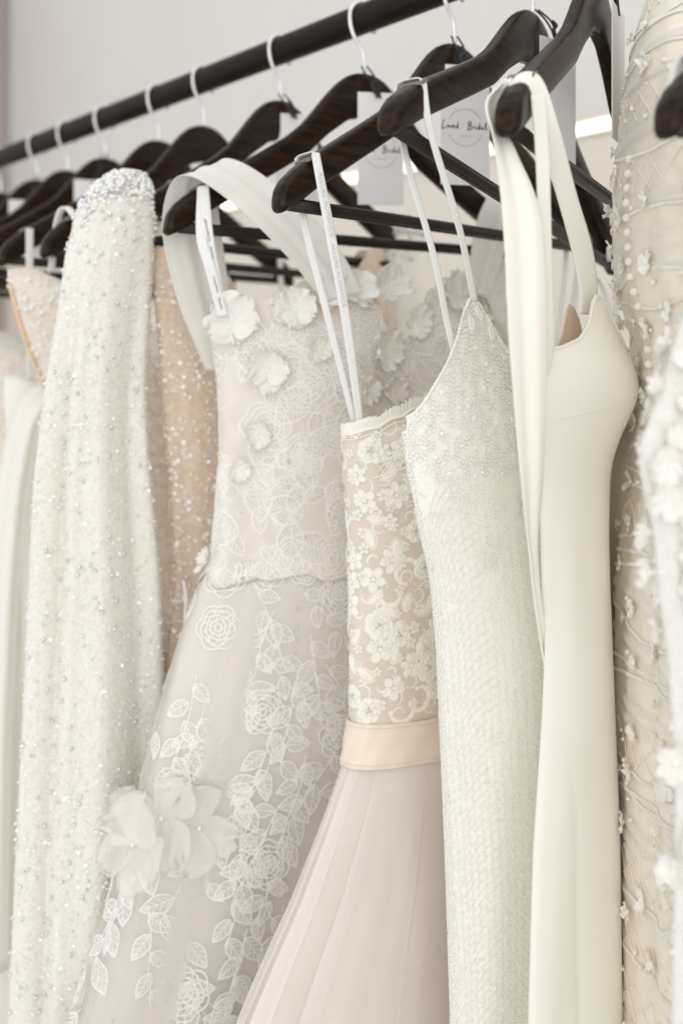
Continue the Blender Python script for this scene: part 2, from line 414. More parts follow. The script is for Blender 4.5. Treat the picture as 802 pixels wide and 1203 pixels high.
OCT_V = np.array([(1, 0, 0), (-1, 0, 0), (0, 1, 0), (0, -1, 0), (0, 0, 1), (0, 0, -1)], float)
OCT_F = np.array([(0, 2, 4), (2, 1, 4), (1, 3, 4), (3, 0, 4), (2, 0, 5), (1, 2, 5), (3, 1, 5), (0, 3, 5)])
def ico():
    g = (1+5**.5)/2
    V = np.array([(-1, g, 0), (1, g, 0), (-1, -g, 0), (1, -g, 0), (0, -1, g), (0, 1, g), (0, -1, -g), (0, 1, -g), (g, 0, -1), (g, 0, 1), (-g, 0, -1), (-g, 0, 1)], float)
    V /= np.linalg.norm(V[0])
    Fc = np.array([(0, 11, 5), (0, 5, 1), (0, 1, 7), (0, 7, 10), (0, 10, 11), (1, 5, 9), (5, 11, 4), (11, 10, 2), (10, 7, 6), (7, 1, 8), (3, 9, 4), (3, 4, 2), (3, 2, 6), (3, 6, 8), (3, 8, 9), (4, 9, 5), (2, 4, 11), (6, 2, 10), (8, 6, 7), (9, 8, 1)])
    return V, Fc
ICO = ico()
def ico2():
    V, Fc = ICO; V = [tuple(v) for v in V]; cache = {}; out = []
    def mid(a, b):
        k = (min(a, b), max(a, b))
        if k not in cache:
            m = (np.array(V[a])+np.array(V[b]))/2; m /= np.linalg.norm(m); V.append(tuple(m)); cache[k] = len(V)-1
        return cache[k]
    for a, b, c in Fc:
        x, y, w = mid(a, b), mid(b, c), mid(c, a); out += [(a, x, w), (b, y, x), (c, w, y), (x, y, w)]
    return np.array(V), np.array(out)
ICO2 = ico2()
def beads(name, P, R, parent, m, tpl=ICO, smooth=True, stuff=True):
    TV, TF = tpl; n = len(P)
    V = (P[:, None]+TV[None]*np.asarray(R)[:, None, None]).reshape(-1, 3)
    Fc = (TF[None]+(np.arange(n)*len(TV))[:, None, None]).reshape(-1, 3)
    o = link(name, bigmesh(name, V, Fc), parent, m, smooth)
    if stuff: o['kind'] = 'stuff'
    return o
def discs(name, P, N, R, parent, m, tilt=.5, rng=None):
    """little sequins lying on the cloth with a random tilt"""
    rng = rng or RNG; n = len(P); N = N+rng.normal(0, tilt, (n, 3)); N /= np.linalg.norm(N, axis=1)[:, None]
    A = np.cross(N, rng.normal(0, 1, (n, 3))); A /= np.linalg.norm(A, axis=1)[:, None]; B = np.cross(N, A)
    an = np.arange(6)*PI/3; R = np.asarray(R)[:, None, None]
    V = P[:, None]+R*(np.cos(an)[None, :, None]*A[:, None]+np.sin(an)[None, :, None]*B[:, None])
    V = np.concatenate([V, P[:, None]+N[:, None]*R*.35], 1)
    TF = np.array([(k, (k+1) % 6, 6) for k in range(6)]); Fc = (TF[None]+(np.arange(n)*7)[:, None, None]).reshape(-1, 3)
    o = link(name, bigmesh(name, V.reshape(-1, 3), Fc), parent, m, smooth=False); o['kind'] = 'stuff'
    return o

# ------------------------------------------------------------------ setting: wall behind the rail, light strip
DR = np.array([-.672, .741]); DM = np.array([.741, .672])     # along the rail (away), and square to it (towards the wall)
def railpt(t): return (.017+DR[0]*t, 1.045+DR[1]*t)
RAILZ = 1.772; RZ = math.atan2(DR[1], DR[0])
P0 = np.array(railpt(0))
def wallpt(t, off): q = P0+DR*t+DM*off; return q
WALL_OFF = 1.10
def wallbox(name, t0, t1, off0, off1, z0, z1, m):
    c = wallpt((t0+t1)/2, (off0+off1)/2)
    o = box(name, (0, 0, 0), (abs(t1-t0), abs(off1-off0), z1-z0), None, m); o.location = (c[0], c[1], (z0+z1)/2); o.rotation_euler = (0, 0, RZ)
    return o
w = wallbox('wall', -3.4, 3.7, WALL_OFF+.02, WALL_OFF+.12, 0, 3.4, M['wall']); w['kind'] = 'structure'
w = wallbox('wall_panel', -3.4, 3.36, WALL_OFF-.012, WALL_OFF+.016, 0, 1.905, M['panel']); w['kind'] = 'structure'
w = wallbox('side_wall', 3.38, 3.48, -.2, WALL_OFF-.02, 0, 3.4, M['pinkwall']); w['kind'] = 'structure'
le = empty('light_strip', (*wallpt(0, WALL_OFF-.005), 1.905), RZ)
tag(le, 'long warm white light strip glowing along the wall behind the hangers', 'light strip')
box('light_channel', (0, 0, .004), (6.0, .03, .006), le, M['ledtrim'], .001)
box('light_channel', (0, 0, .0335), (6.0, .034, .006), le, M['ledtrim'], .001)  # upper lip added to keep the strip's glow off the wall above
box('light_diffuser', (0, .002, .0188), (5.98, .020, .0225), le, M['led'], .003)

# ------------------------------------------------------------------ clothes rail
r0 = railpt(-.95); r1 = railpt(1.62)
rail = empty('clothes_rail', (*railpt(.3), 0), RZ)
tag(rail, 'dark brown round rail that all the hangers hook over', 'clothes rail')
tube('rail_tube', [(-1.25, 0, RAILZ), (-.4, 0, RAILZ), (.5, 0, RAILZ), (1.35, 0, RAILZ)], .0152, rail, M['rail'], n=60, sides=28)
for x in (-1.22, 1.32):
    tube('upright', [(x, 0, .02), (x, 0, .6), (x, 0, 1.2), (x, 0, RAILZ-.012)], .016, rail, M['rail'], n=12, sides=16)
    box('foot', (x, 0, .012), (.05, .55, .024), rail, M['rail'], .004)

# ------------------------------------------------------------------ hangers
TOPX = np.array([0, .012, .022, .034, .045, .055, .064, .074, .09, .12, .15, .186, .200, .210, .2165, .2200])
TOPZ = np.array([-.058, -.0595, -.0635, -.0730, -.0850, -.0970, -.1080, -.1195, -.1330, -.1525, -.1712, -.1935, -.2035, -.2120, -.2210, -.2330])
BOTX = np.array([0, .02, .045, .068, .1, .14, .18, .205, .2155, .2200])
BOTZ = np.array([-.103, -.1085, -.127, -.1490, -.1695, -.1945, -.2195, -.2375, -.2425, -.2400])
def hanger_meshes():
    xs = np.concatenate([np.linspace(-.22, -.2, 12), np.linspace(-.197, -.075, 24), np.linspace(-.073, .073, 36), np.linspace(.075, .197, 24), np.linspace(.2, .22, 12)])
    K = 16; V = []
    for x in xs:
        ax = abs(x); zt = np.interp(ax, TOPX, TOPZ); zb = np.interp(ax, BOTX, BOTZ)
        if ax >= .2199: zt = zb+.004
        hh = (zt-zb)/2; zm = (zt+zb)/2
        ht = .0065+.0030*np.clip((ax-.06)/.16, 0, 1)
        if ax > .212: ht *= math.sqrt(max(.12, 1-((ax-.212)/.0085)**2))
        yb = -.004*np.clip((ax-.05)/.17, 0, 1)**2
        for k in range(K):
            a = 2*PI*(k+.5)/K; ca, sa = math.cos(a), math.sin(a)
            e = .42+.30*float(np.clip((ax-.188)/.03, 0, 1))
            V.append((x, yb+ht*np.sign(ca)*abs(ca)**e, zm+hh*np.sign(sa)*abs(sa)**e))
    Fc = [tuple(f) for f in gridfaces(len(xs), K, True)]+[tuple(range(K-1, -1, -1)), tuple(range((len(xs)-1)*K, len(xs)*K))]
    body = tomesh('shoulder_arms', V, Fc)
    # ribbed trouser bar
    nb = 40; V = []; L = np.linspace(-.205, .205, 9)
    for x in L:
        for k in range(nb):
            a = 2*PI*k/nb; r = .0056 if (k % 4) < 2 else .0050
            V.append((x, -.0035+r*math.cos(a), -.2335+r*math.sin(a)))
    Fc = [tuple(f) for f in gridfaces(len(L), nb, True)]+[tuple(range(nb-1, -1, -1)), tuple(range((len(L)-1)*nb, len(L)*nb))]
    barm = tomesh('trouser_bar', V, Fc)
    return body, barm
HB, HBAR = hanger_meshes()
HB.materials.append(M['wood']); HBAR.materials.append(M['bar'])
def hook_pts():
    R = .0152+.0021; pts = []
    for a in np.linspace(-50, 175, 16):      # open end on the wall side, over the top, down the near side
        pts.append((R*math.cos(math.radians(a)), 0, R*math.sin(math.radians(a))))
    pts += [(-.0165, 0, -.009), (-.0125, 0, -.020), (-.006, 0, -.029), (-.001, 0, -.038), (0, 0, -.047), (0, 0, -.060)]
    return pts
HOOK = None; INS = {}
FR = {}
def hanger(key, t, th, label, tilt=0, dz=0, scale=1):
    global HOOK
    x, y = railpt(t); o = empty('hanger', (x, y, RAILZ+dz), math.radians(90-th), math.radians(tilt)); o.scale = (scale, scale, 1)
    FR[key] = (x, y, math.radians(90-th), tilt, dz)
    tag(o, label, 'hanger', 'dark wooden hangers on the rail')
    link('shoulder_arms', HB, o); link('trouser_bar', HBAR, o)
    if HOOK is None:
        h = tube('hook', hook_pts(), .0021, o, M['chrome'], n=70, sides=10); HOOK = h.data
    else: link('hook', HOOK, o)
    for s in (-1, 1):
        if s not in INS:
            q = []
            for k in range(12):
                a = PI*k/11; q.append((s*.1865+.0050*math.cos(a), .0032*math.sin(a)))
            V = [(a, yy-.0032, -.1955+b-(a*s-.1865)*.6) for yy in (-.0094, .0094) for a, b in q]; n = 12
            V += [(s*.1865, yy-.0032, -.2000) for yy in (-.0094, .0094)]
            Fc = [(k, k+1, n+k+1, n+k) for k in range(n-1)]+[tuple(range(n-1, -1, -1)), tuple(range(n, 2*n))]
            INS[s] = tomesh('strap_notch', V, Fc); INS[s].materials.append(M['insert'])
        link('strap_notch', INS[s], o)
    return o
hanger('A', -.134, 47.8, 'dark wooden hanger that carries the lace dress with champagne belt')
hanger('B', -.229, 35.5, 'dark wooden hanger with thin straps of the white beaded V-neck dress in its notch', tilt=8)
hanger('C', -.290, 29.5, 'dark brown hanger with wide plain white straps looped over its end', tilt=2, dz=.014)
hanger('D', -.010, 60, 'dark wooden hanger with a wide sheer white strap draped over its end')
hanger('E', .128, 47.8, 'dark wooden hanger inside the sparkling beaded dress')
hanger('G', .282, 47.8, 'dark wooden hanger with a short white lace strap at the far left')
hanger('H', .388, 50, 'blurred dark hanger behind the one with the white lace strap, fifth hook from left')
hanger('I', .532, 50, 'blurred dark hanger under the fourth white hook from the left')
hanger('J', .648, 48, 'blurred dark hanger under the third white hook from the left')
hanger('K', .750, 48, 'blurred dark hanger under the second white hook from the left')
hanger('L', .895, 48, 'blurred dark hanger at the far left edge of the rail')
hanger('Z', -.360, 10, 'dark hanger inside the beige petal lace dress at the right', scale=.62)
hanger('F', -.500, 55, 'blurred near hanger at the upper right corner of the picture')
def dress(key, name, label, cat_='dress', group='wedding dresses on the rail'):
    x, y, rz, _, _ = FR[key]; o = empty(name, (x, y, 0), rz); tag(o, label, cat_, group); return o

# ------------------------------------------------------------------ dress with lace bodice and champagne belt (hanger A)
d = dress('A', 'lace_dress', 'strapless cream lace dress with champagne satin belt and pale tulle skirt')
def topA(x, q):
    u = np.clip(np.abs(x)/.14, 0, 1)
    fr = 1.353+.030*np.sin(np.clip((1-u)/.62, 0, 1)*PI*.5)-.035*np.exp(-(x/.03)**2)
    fr = fr+.0022*np.abs(np.sin(x*2*PI/.036))
    return np.where(q > 0, fr, 1.353-.03*(1-u))
A = Garment([(1.40, -.143, .143, .048, .030), (1.353, -.141, .141, .047, .030), (1.284, -.1345, .1345, .042, .030), (1.21, -.1315, .1315, .034, .028),
             (1.104, -.131, .131, .031, .027), (1.06, -.133, .133, .032, .028)], p=2.3, top=topA, zbot=1.068,
            bulges=((-.075, 1.335, .045, .03, .05, .012), (.075, 1.335, .045, .03, .05, .012)))
A.build('bodice', d, M['nude'], 220, 90)
A.bvh(240, 120)
rnd = random.Random(11)
# scalloped neckline cord and its eyelash fringe
ph = np.linspace(PI*.5, PI*1.0, 240); zt = A.ztop(ph)
fr_parts = []
P, N, T1, T2 = A.frame(ph, zt-.004)
edge = np.linspace(.42*PI, 1.02*PI, 90)
for dz, wd in ((.0045, .0020), (.0090, .0012)):
    pts = []
    for p_ in edge: pts.append(A.pt(np.array(p_), A.ztop(np.array([p_]))[0]-dz, .0012))
    tube('neckline_cord', pts, wd*.5, d, M['lace'], n=160, sides=6)
V = []; Fc = []
for p_ in np.linspace(.45*PI, 1.02*PI, 105):
    z_ = A.ztop(np.array([p_]))[0]; a = A.pt(np.array(p_), z_-.005, .0012); b = A.pt(np.array(p_+rnd.uniform(-.006, .006)), z_+rnd.uniform(.0040, .0062), .0018)
    t = (A.pt(np.array(p_+.004), z_, .0012)-A.pt(np.array(p_-.004), z_, .0012)); t /= np.linalg.norm(t)+1e-9
    k = len(V); w_ = .00085; nrm = np.array([0, -.0006, 0])
    V += [a-t*w_, a+t*w_, b+t*w_*.8, b-t*w_*.8, (a+b)/2+nrm]; Fc += [(k, k+1, k+4), (k+1, k+2, k+4), (k+2, k+3, k+4), (k+3, k, k+4)]
o = link('eyelash_fringe', tomesh('eyelash_fringe', V, Fc), d, M['lace']); o['kind'] = 'stuff'
# lattice arc band
xs = np.linspace(-.128, -.045, 26); zarc = lambda x: 1.310+.026*np.sin(np.clip((x+.135)/.10, 0, 1)*PI*.5)
def onA(x, z, l=.0010): return A.pt(A.phis(np.array(x), np.array(z)), np.array(z), l)
for off in (0, .0125): tube('lattice_rim', [onA(x, zarc(x)+off) for x in xs], .0009, d, M['lace'], n=60, sides=6)
for sgn in (1, -1):
    for k in range(20):
        x = -.126+.0040*k; x2 = x+.006
        a, b = (onA(x, zarc(x)+.001), onA(x2, zarc(x2)+.0118)) if sgn > 0 else (onA(x, zarc(x)+.0118), onA(x2, zarc(x2)+.001))
        tube('lattice_thread', [a, (a+b)/2+np.array([0, -.0003, 0]), b], .00055, d, M['lace'], n=4, sides=5, cap=False)
# lace flowers, roses, leaves and scrolls
avoid = ((-.078, 1.289, .024, .020), (-.090, 1.245, .010, .012), (-.085, 1.322, .045, .012))
pts = A.poisson(.0175, 1.105, 1.338, .40*PI, 1.16*PI, 9000, avoid)
for i, (p_, z_) in enumerate(pts):
    low = z_ < 1.20; k = rnd.random()
    if k < .42: put('lace_flower', A, flower(rnd.choice((5, 5, 6)), rnd.uniform(.0095, .0135), ph=rnd.random()), p_, z_, rnd.uniform(0, 6), 1, d, M['lace'])
    elif k < .58: put('lace_rose', A, rose(rnd.uniform(.011, .0145), rnd), p_, z_, rnd.uniform(0, 6), 1, d, M['lace'])
    elif k < .80:
        put('lace_leaf', A, cat([leaf_outline(.020, .0052, 3, .0016), disc(.010, 0, .0085, .0042, 0, .0006, .0008, 10)]), p_, z_, rnd.uniform(0, 6), rnd.uniform(.8, 1.15), d, M['lace'])
    else: put('lace_scroll', A, scroll(rnd.uniform(.009, .013), .0058, rnd.uniform(0, 2), rnd.uniform(4.0, 5.4)), p_, z_, rnd.uniform(0, 6), 1, d, M['lace'])
pts2 = A.poisson(.0120, 1.104, 1.36, .40*PI, 1.16*PI, 9000, ((-.078, 1.289, .020, .018), (-.090, 1.245, .009, .011), (-.085, 1.324, .04, .009)))
parts = []
for i, (p_, z_) in enumerate(pts2):
    r = rnd.random()
    mt = flower(5, rnd.uniform(.0045, .0070), ph=rnd.random(), h=.0011, seg=8) if r < .6 else scroll(rnd.uniform(.004, .007), .0026, 0, rnd.uniform(3, 5))
    parts.append((A.wrap(mt[0], p_, z_, rnd.uniform(0, 6), 1, .0002), mt[1]))
V, Fc = cat(parts); o = link('small_lace_flowers', tomesh('small_lace_flowers', V, Fc), d, M['lace']); o['kind'] = 'stuff'
# first motifs just under the neckline, placed like the real ones
for x, z, r in ((-.108, 1.338, .0115), (-.066, 1.352, .0110), (-.113, 1.276, .0075), (-.075, 1.268, .0075)):
    p_ = float(A.phis(np.array(x), np.array(z))); put('lace_flower', A, flower(5, r, ph=.4), p_, z, 0, 1, d, M['lace'], .0008)
# belt
Bt = Garment([(1.108, -.1325, .1325, .0325, .0285), (1.100, -.1335, .1335, .0335, .0295), (1.085, -.1375, .1375, .036, .031), (1.070, -.1415, .1415, .0385, .033), (1.064, -.1420, .1420, .039, .033)], p=2.3, zbot=1.0655,
             fold=lambda p, z: .00025*np.sin(z*330+1.6*np.sin(2.3*p))+.0008*np.sin(5*p+z*60)+.0003*np.sin(19*p+z*160))
Bt.z1 = 1.102
be = Bt.build('belt', d, M['belt'], 260, 40, thick=.0022)
for z_ in (1.0985, 1.0690): tube('edge_seam', [Bt.pt(np.array(a), np.array(z_), .0002) for a in np.linspace(.3*PI, 1.3*PI, 60)], .00035, be, M['belt'], n=140, sides=5)
for o in [be]+list(be.children):          # the belt sags a little towards the middle of the dress
    for v in o.data.vertices: v.co.z -= .075*max(0, .137-abs(v.co.x))
# skirt: lining and three layers of gathered tulle
rowsA = [(1.090, -.130, .130, .031, .027), (1.067, -.1385, .1385, .034, .030), (1.025, -.163, .163, .041, .028), (.967, -.200, .200, .049, .027), (.936, -.224, .224, .052, .027), (.90, -.250, .250, .055, .027), (.6, -.42, .42, .06, .028), (.03, -.62, .62, .07, .03)]
def grow(rows, k, kd): return [(z, a-(1.09-z)*k, b+(1.09-z)*k, f+(1.09-z)*kd, g+(1.09-z)*kd) for z, a, b, f, g in rows]
Sk = Garment(grow(rowsA, -.055, -.012), p=2.2, fold=waves(3, [(6, .0035), (11, .0022), (17, .0008)], 1.07))
Sk.z1 = 1.075; Sk.build('skirt_lining', d, M['skirtA'], 240, 90)
PA = Garment(grow(rowsA, -.022, -.006), p=2.2); panels(PA, d, 1.073, .5, 13, .36*PI, 1.14*PI, ('gore', 'gore', 'tulle2'), 29, .0005, .0035, .05, .19)
# hanging ribbons with pale print
for nm, sx in (('hanging_ribbon', -1), ('hanging_ribbon', 1)):
    for back, yo in ((0, -.0165), (1, .006)):
        x0 = sx*.1865
        pts = [(x0, yo+.0015, 1.5805), (x0, yo, 1.574), (sx*(.178 if not back else .184), yo-.003, 1.53), (sx*(.158 if not back else .163), yo-.003-.006*back, 1.45), (sx*.1335, -.013+.006*back, 1.352)]
        o = ribbon(nm, pts, [.0070, .0072, .0082, .0080, .006] if not back else [.006, .006, .0062, .006, .005], (1, -.45, .25), d, M['ribbon'])
    ribbon('ribbon_bridge', [(x0, -.0155, 1.5770), (x0, -.0145, 1.5812), (x0, -.0048, 1.5816), (x0, .005, 1.5806), (x0, .0065, 1.5765)], .0066, (1, 0, 0), d, M['ribbon'], n=20)
def printed(parent, text, p0, p1, size, m, ny):
    """letters running down a ribbon from p0 to p1"""
    cu = bpy.data.curves.new('ribbon_print', 'FONT'); cu.body = text; cu.size = size; cu.extrude = .00005; cu.align_y = 'CENTER'
    tmp = bpy.data.objects.new('tmp', cu); COL.objects.link(tmp)
    dg = bpy.context.evaluated_depsgraph_get(); me = bpy.data.meshes.new_from_object(tmp.evaluated_get(dg))
    bpy.data.objects.remove(tmp); me.materials.clear()
    o = link('ribbon_print', me, parent, m, smooth=False)
    X = (Vector(p1)-Vector(p0)).normalized(); Z = Vector(ny).normalized(); Y = Z.cross(X).normalized(); Z = X.cross(Y)
    o.matrix_local = Matrix(((X.x, Y.x, Z.x, p0[0]), (X.y, Y.y, Z.y, p0[1]), (X.z, Y.z, Z.z, p0[2]), (0, 0, 0, 1)))
    return o
printed(d, 'ALLURE ROMANCE', (-.1855, -.0192, 1.565), (-.1775, -.0212, 1.528), .0062, M['print_grey'], (0, -1, 0))
printed(d, 'ALLURE ROMANCE', (-.1735, -.0212, 1.508), (-.1590, -.0212, 1.452), .0062, M['print_grey'], (0, -1, 0))

# ------------------------------------------------------------------ dress with organza flowers and sheer strap (hanger D)
d = dress('D', 'floral_dress', 'white dress with organza flowers, leaf embroidery, wide sheer strap and flared tulle skirt')
def topD(x, q):
    ax = np.abs(x-.012)
    fr = np.interp(ax, [0, .018, .035, .06, .10, .14, .17, .19], [1.425, 1.452, 1.486, 1.503, 1.492, 1.474, 1.462, 1.458])
    return np.where(q > 0, fr+.0016*np.sin(x*310), np.interp(ax, [0, .1, .17], [1.43, 1.445, 1.458]))
D = Garment([(1.51, -.176, .19, .045, .035), (1.458, -.173, .186, .048, .037), (1.393, -.1635, .178, .046, .036), (1.336, -.1615, .175, .042, .034), (1.271, -.1665, .176, .040, .034), (1.245, -.1695, .1785, .0402, .034), (1.23, -.1715, .1805, .0408, .035), (1.199, -.1860, .196, .0462, .040), (1.15, -.2045, .2145, .0495, .042)],
            p=2.2, top=topD, zbot=1.21, bot=lambda p: 1.200+.009*np.abs(np.sin(4.5*p+.6))+.004*np.sin(13*p), bulges=((-.07, 1.43, .055, .05, .075, .020), (.10, 1.43, .055, .05, .075, .020)), fold=waves(4, [(7, .0012), (13, .0008)], 1.5, .2, 1))
D.build('bodice', d, M['florbase'], 240, 90, thick=.0004); D.bvh(240, 110)
rowsD = [(1.25, -.165, .174, .037, .031), (1.23, -.170, .179, .039, .033), (1.199, -.184, .194, .044, .038), (1.153, -.202, .212, .046, .040), (1.085, -.224, .236, .047, .042), (1.024, -.239, .252, .047, .044), (.966, -.258, .27, .047, .045), (.908, -.274, .29, .047, .046), (.824, -.305, .32, .047, .047), (.6, -.40, .41, .048, .05), (.03, -.60, .60, .05, .05)]
def grow2(rows, k, kd): return [(z, a-(1.25-z)*k, b+(1.25-z)*k, f+(1.25-z)*kd, g+(1.25-z)*kd) for z, a, b, f, g in rows]
Sk = Garment(grow2(rowsD, -.05, -.02), p=2.2, fold=waves(8, [(8, .003), (13, .002)], 1.22)); Sk.z1 = 1.225
Sk.build('skirt_lining', d, M['blush'], 220, 80)
PD = Garment(grow2(rowsD, -.03, -.014), p=2.2); panels(PD, d, 1.224, .5, 18, .30*PI, 1.2*PI, ('wtulle', 'tulle', 'tulle'), 16, .0005, .004, .06, .22)
SD = Garment(rowsD, p=2.2, fold=waves(9, [(10, .0035), (17, .002)], 1.22)); SD.z1 = 1.224
SD.build('embroidered_overskirt', d, M['overtulle'], 320, 110, thick=0); SD.bvh(260, 160)
rnd = random.Random(5)
def spray(G, p_, z_, ang, n, L, parent, m):
    """stem with leaves on both sides"""
    parts = [band([(0, 0), (L*.35, .006*rnd.uniform(-1, 1)), (L*.7, .006*rnd.uniform(-1, 1)), (L, 0)], .0012, .0006)]
    for k in range(n):
        t = (k+.5)/n*L; sgn = 1 if k % 2 else -1; a = sgn*rnd.uniform(.5, 1.0); l = rnd.uniform(.022, .032)
        V, Fc = leaf_outline(l, l*.27, 4, .0015); c, s = math.cos(a), math.sin(a)
        V = np.stack([t+V[:, 0]*c-V[:, 1]*s, V[:, 0]*s+V[:, 1]*c, V[:, 2]], 1); parts.append((V, Fc))
        V2, F2 = leaf_fill(l, l*.27); V2 = np.stack([t+V2[:, 0]*c-V2[:, 1]*s, V2[:, 0]*s+V2[:, 1]*c, V2[:, 2]], 1)
        fills.append((G.wrap(V2, p_, z_, ang, 1, .0002), F2))
    put('leaf_spray', G, cat(parts), p_, z_, ang, 1, parent, m, .00045)
fills = []
for (p_, z_) in D.poisson(.028, 1.215, 1.475, .30*PI, 1.2*PI, 3000): spray(D, p_, z_, rnd.uniform(.8, 5.5), 3, .05, d, M['embro'])
for (p_, z_) in D.poisson(.036, 1.22, 1.465, .30*PI, 1.15*PI, 2000):
    if rnd.random() < .6: put('embroidered_rose', D, rose_lines(rnd.uniform(.018, .028), rnd), p_, z_, rnd.uniform(0, 6), 1, d, M['embro'], .00045)
    l = rnd.uniform(.040, .055); a = rnd.uniform(0, 6)
    put('large_leaf', D, leaf_outline(l, l*.32, 7, .0020), p_, z_, a, 1, d, M['embro'], .0005)
    V2, F2 = leaf_fill(l, l*.32); fills.append((D.wrap(V2, p_, z_, a, 1, .0003), F2))
for (p_, z_) in SD.poisson(.031, .76, 1.24, .30*PI, 1.25*PI, 5000):
    if rnd.random() < .9-.5*(1.2-z_): spray(SD, p_, z_, rnd.uniform(3.9, 5.5), 5, .085, d, M['embro'])
for (p_, z_) in SD.poisson(.085, .80, 1.215, .30*PI, 1.2*PI, 2000):
    put('embroidered_rose', SD, rose_lines(rnd.uniform(.016, .026), rnd), p_, z_, rnd.uniform(0, 6), 1, d, M['embro'], .00045)
for x in np.linspace(-.165, .06, 7):
    z_ = 1.200+rnd.uniform(-.02, .016); p_ = float(SD.phis(np.array(x), np.array(z_)))
    put('embroidered_rose', SD, rose_lines(rnd.uniform(.016, .024), rnd), p_, z_, rnd.uniform(0, 6), 1, d, M['embro'], .0008)
V, Fc = cat(fills); o = link('leaf_net_filling', tomesh('leaf_net_filling', V, Fc), d, M['mesh_leaf']); o['kind'] = 'stuff'
def petal_mesh(L, W, cup, rnd, cr=1.0):
    n, m_ = 12, 14; V = []; q1 = rnd.uniform(0, 6); q2 = rnd.uniform(0, 6)
    for i in range(n):
        t = i/(n-1); w = W*math.sqrt(max(.012, 1-((t-.53)/.50)**2))*(1+.10*math.sin(5*t+q2)); Lr = L*(1+.0*t)
        for j in range(m_):
            s = -1+2*j/(m_-1)
            V.append((L*t*(1+.07*math.sin(6*s+q1)+.05*math.sin(13*s+q2)), w*s*.5+.05*W*math.sin(7*t+q1), cup*(t**1.6)+.10*W*s*s*(.2+t)+cr*(.08*L*t*math.sin(4*s+3*t+q1)+.055*L*t*math.sin(9*s+4*t+q2)+.03*L*t*math.sin(15*s-6*t+q1))))
    return V, [tuple(f) for f in gridfaces(n, m_, False)]
def organza(G, p_, z_, r, n, parent, cup=.3, name='organza_flower', m=None, cr=1.0):
    p, nn, t1, t2 = G.frame(np.array(p_), np.array(z_)); t2 = np.cross(t1, nn)
    c = link(name, tomesh(name, ICO[0]*[.0026, .0026, .0018], ICO[1]), parent, M['whitebead'])
    Mx = Matrix((( *t1, 0), (*t2, 0), (*nn, 0), (0, 0, 0, 1))).transposed(); Mx.translation = Vector(p+nn*.003)
    c.matrix_local = Mx @ Matrix.Rotation(rnd.uniform(0, 6), 4, 'Z')
    for k in range(n):
        L = r*rnd.uniform(.75, 1.15); V, Fc = petal_mesh(L, L*rnd.uniform(.9, 1.35), L*cup*rnd.uniform(.5, 1.3), rnd, cr)
        q = link('petal', tomesh('petal', V, Fc), c, m or M['petal']); solid(q, .0002)
        q.rotation_euler = (rnd.uniform(-.2, .2), rnd.uniform(-.25, .05), 2*PI*k/n+rnd.uniform(-.2, .2))
    return c
def fl2(G, px, z, r, n): organza(G, float(G.phis(np.array(px), np.array(z))), z, r, n, d, .12, 'large_organza_flower', M['softpetal'], .2)
def fl(G, px, z, r, n=5, cup=.28): organza(G, float(G.phis(np.array(px), np.array(z))), z, r, n, d, cup)
for px, z, r in ((-.158, 1.452, .024), (-.105, 1.462, .022), (-.045, 1.482, .020), (-.005, 1.488, .021), (-.128, 1.405, .020), (-.012, 1.425, .022), (.03, 1.455, .017), (.08, 1.485, .026), (.13, 1.47, .024), (.11, 1.43, .024),
                 (-.020, 1.335, .021), (-.010, 1.275, .023), (.005, 1.385, .018), (-.014, 1.242, .018), (.05, 1.36, .022), (.16, 1.43, .022), (-.135, 1.345, .014), (-.075, 1.475, .017), (.018, 1.31, .020), (-.03, 1.385, .015), (-.150, 1.31, .011), (.00, 1.255, .020), (-.085, 1.425, .015), (-.035, 1.30, .013)): fl(D, px, z, r)
for px, z, r in ((-.012, 1.186, .026), (-.030, 1.168, .020), (.004, 1.130, .018), (-.185, 1.222, .013), (-.05, 1.035, .017), (-.030, 1.21, .018), (.02, 1.16, .022)): fl(SD, px, z, r)
for px, z, r, n in ((-.250, .975, .046, 3), (-.228, .998, .044, 3), (-.196, .985, .042, 3)): fl2(SD, px, z, r, n)
ph, z = SD.scatter(60, .8, 1.2, .35*PI, 1.2*PI); Pb, Nb, _, _ = SD.frame(ph, z); beads('crystal_beads', Pb+Nb*.0012, RNG.uniform(.0008, .0016, len(Pb)), d, M['crystal'])
ph, z = D.scatter(90, 1.22, 1.49, .35*PI, 1.2*PI); Pb, Nb, _, _ = D.frame(ph, z); beads('crystal_beads', Pb+Nb*.0015, RNG.uniform(.0008, .0017, len(Pb)), d, M['crystal'])
# sheer strap: up from the back of the bodice, over the hanger end, down to the front
strip('sheer_strap', [(-.168, .020, 1.405), (-.196, .020, 1.47), (-.2135, .016, 1.535), (-.2125, .000, 1.576), (-.2000, -.022, 1.583), (-.160, -.036, 1.556), (-.115, -.052, 1.510), (-.083, -.060, 1.470)],
      [(-.125, .028, 1.405), (-.138, .026, 1.47), (-.150, .022, 1.535), (-.164, .004, 1.598), (-.150, -.020, 1.602), (-.104, -.040, 1.568), (-.062, -.056, 1.520), (-.040, -.062, 1.480)], d, M['shawl'], 110, 40, 2.2, .0008, .0006)
strip('sheer_strap', [(.178, .020, 1.405), (.196, .020, 1.47), (.2135, .016, 1.535), (.2125, .000, 1.576), (.2000, -.022, 1.583), (.168, -.036, 1.556), (.135, -.052, 1.510), (.115, -.060, 1.480)],
      [(.135, .028, 1.405), (.138, .026, 1.47), (.150, .022, 1.535), (.164, .004, 1.598), (.150, -.020, 1.602), (.118, -.040, 1.568), (.095, -.056, 1.520), (.085, -.062, 1.490)], d, M['shawl'], 80, 24, 2.2, .0008, .0006)
